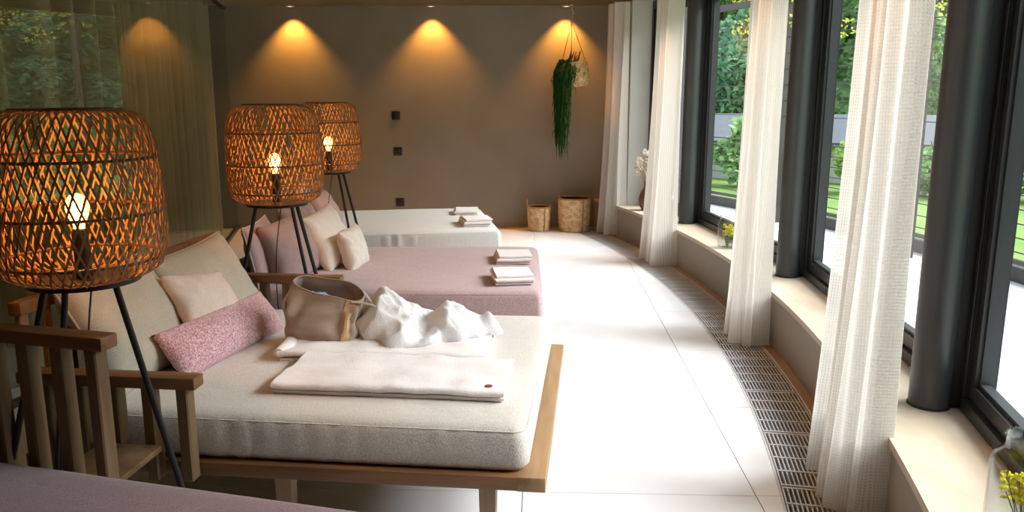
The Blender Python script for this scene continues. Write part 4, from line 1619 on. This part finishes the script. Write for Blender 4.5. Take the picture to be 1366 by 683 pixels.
# ------------------------------------------------------------------ ceiling downlights
def downlight(x, y, label, energy, cone, blend=0.5, tilt=(0, 0), group='downlights washing the back wall', col=(1.0, 0.40, 0.065), size=0.02):
    d = thing('downlight', label, 'downlight', (x, y, H), 0, group)
    MB().lathe([(0.030, 0.004), (0.045, 0.004), (0.046, -0.004), (0.043, -0.007), (0.032, -0.006)], 28).build('trim_ring', M_PIER, d)
    MB().disc((0, 0, -0.0015), 0.031, 20, False).build('lens', M_SPOTE, d)
    l = bpy.data.lights.new('downlight_beam', 'SPOT')
    l.energy = energy
    l.color = col
    l.spot_size = R(cone)
    l.spot_blend = blend
    l.shadow_soft_size = size
    o = bpy.data.objects.new('downlight_beam', l)
    COL.objects.link(o)
    o.parent = d
    o.location = (0, 0, -0.012)
    o.rotation_euler = (R(tilt[0]), R(tilt[1]), 0)
    return d


downlight(-2.46, 9.17, 'left ceiling downlight washing the back wall', 165, 96, 0.7)
downlight(-0.90, 9.17, 'middle ceiling downlight washing the back wall', 165, 96, 0.7)
downlight(0.60, 9.17, 'right ceiling downlight above the hanging planter', 165, 96, 0.7)
for aa, rr, lab in ((-12.1, 12.36, 'ceiling downlight above the nearest curtain'), (-2.9, 12.36, 'ceiling downlight above the second curtain'), (7.9, 12.36, 'ceiling downlight above the third curtain')):
    x, y = arc(rr, aa)
    downlight(x, y, lab, 55, 56, 0.6, (0, -13), 'downlights along the curtains')

# ------------------------------------------------------------------ things on the sill
def jar(x, y, rb, h, rn, label, seed, fl):
    j = thing('glass_jar', label, 'jar', (x, y, ZS + 0.001))
    t = 0.003
    MB().lathe([(0.0, 0.0), (rb * 0.9, 0.0), (rb, 0.012), (rb, h * 0.72), (rb * 0.94, h * 0.80), (rn * 1.02, h * 0.88), (rn, h * 0.93), (rn, h * 0.985), (rn * 1.04, h),
                (rn * 0.97, h), (rn - t, h * 0.97), (rn - t, h * 0.90), (rb * 0.92 - t, h * 0.79), (rb - t, h * 0.70), (rb - t, 0.014), (0, 0.008)], 48).build('glass_wall', M_JAR, j)
    MB().ring((0, 0, h * 0.985), rn + 0.001, 0.0035, 48, 6).build('rim', M_JAR, j)
    rnd = random.Random(seed)
    p = thing('cut_flowers', fl, 'flowers', (x, y, ZS + 0.012))
    m = MB()
    s = MB()
    for k in range(16):
        a_, q = rnd.uniform(0, 6.28), rnd.uniform(0.1, 0.6) * rb
        hh = rnd.uniform(0.35, 0.62) * h
        tip = (q * math.cos(a_), q * math.sin(a_), hh)
        s.tube([(q * .2 * math.cos(a_), q * .2 * math.sin(a_), 0), (tip[0] * .6, tip[1] * .6, hh * .6), tip], 0.0016, 5)
        leaf_cloud(m, [(tip[0], tip[1], tip[2], 0.016, 0.016, 0.02)], 26, 0.014, rnd, 1.0)
    m.build('blossoms', M_YFLOW, p, smooth=False)['kind'] = 'stuff'
    s.build('stems', leaves_stem, p)['kind'] = 'stuff'
    return j


leaves_stem = mat('flower_stem', (0.10, 0.16, 0.03), 0.7, var=0.2)
jar(1.358, 1.925, 0.098, 0.30, 0.066, 'large clear glass jar on the sill at the lower right corner', 1, 'yellow flowers inside the near glass jar')
xx, yy = arc(12.93, 3.9)
jar(xx, yy, 0.075, 0.26, 0.06, 'clear glass jar on the sill beside the second curtain', 2, 'yellow flowers inside the glass jar beside the second curtain')

xv, yv = arc(12.975, 13.5)
va = thing('ceramic_vase', 'dark brown ceramic vase on the far end of the sill', 'vase', (xv, yv, ZS + 0.001))
MB().lathe([(0.0, 0), (0.045, 0), (0.075, 0.05), (0.085, 0.12), (0.065, 0.19), (0.032, 0.24), (0.030, 0.29), (0.038, 0.305), (0.032, 0.305), (0.024, 0.28), (0.0, 0.2)], 32).build('body', M_VASE, va)
df = thing('dried_flowers', 'spray of whitish dried flowers standing in the brown vase', 'flowers', (xv, yv, ZS + 0.20))
m, s = MB(), MB()
rnd = random.Random(4)
for k in range(26):
    a_ = rnd.uniform(0, 6.28)
    q = rnd.uniform(0.02, 0.13)
    hh = rnd.uniform(0.16, 0.42)
    tip = (q * math.cos(a_), q * math.sin(a_), hh)
    s.tube([(0.01 * math.cos(a_), 0.01 * math.sin(a_), 0.0), (tip[0] * .4, tip[1] * .4, hh * .6), tip], 0.0016, 5)
    leaf_cloud(m, [(tip[0], tip[1], tip[2], 0.022, 0.022, 0.03)], 30, 0.016, rnd, 1.2)
m.build('flower_heads', M_DRIED, df, smooth=False)['kind'] = 'stuff'
s.build('stems', M_CORD, df)['kind'] = 'stuff'
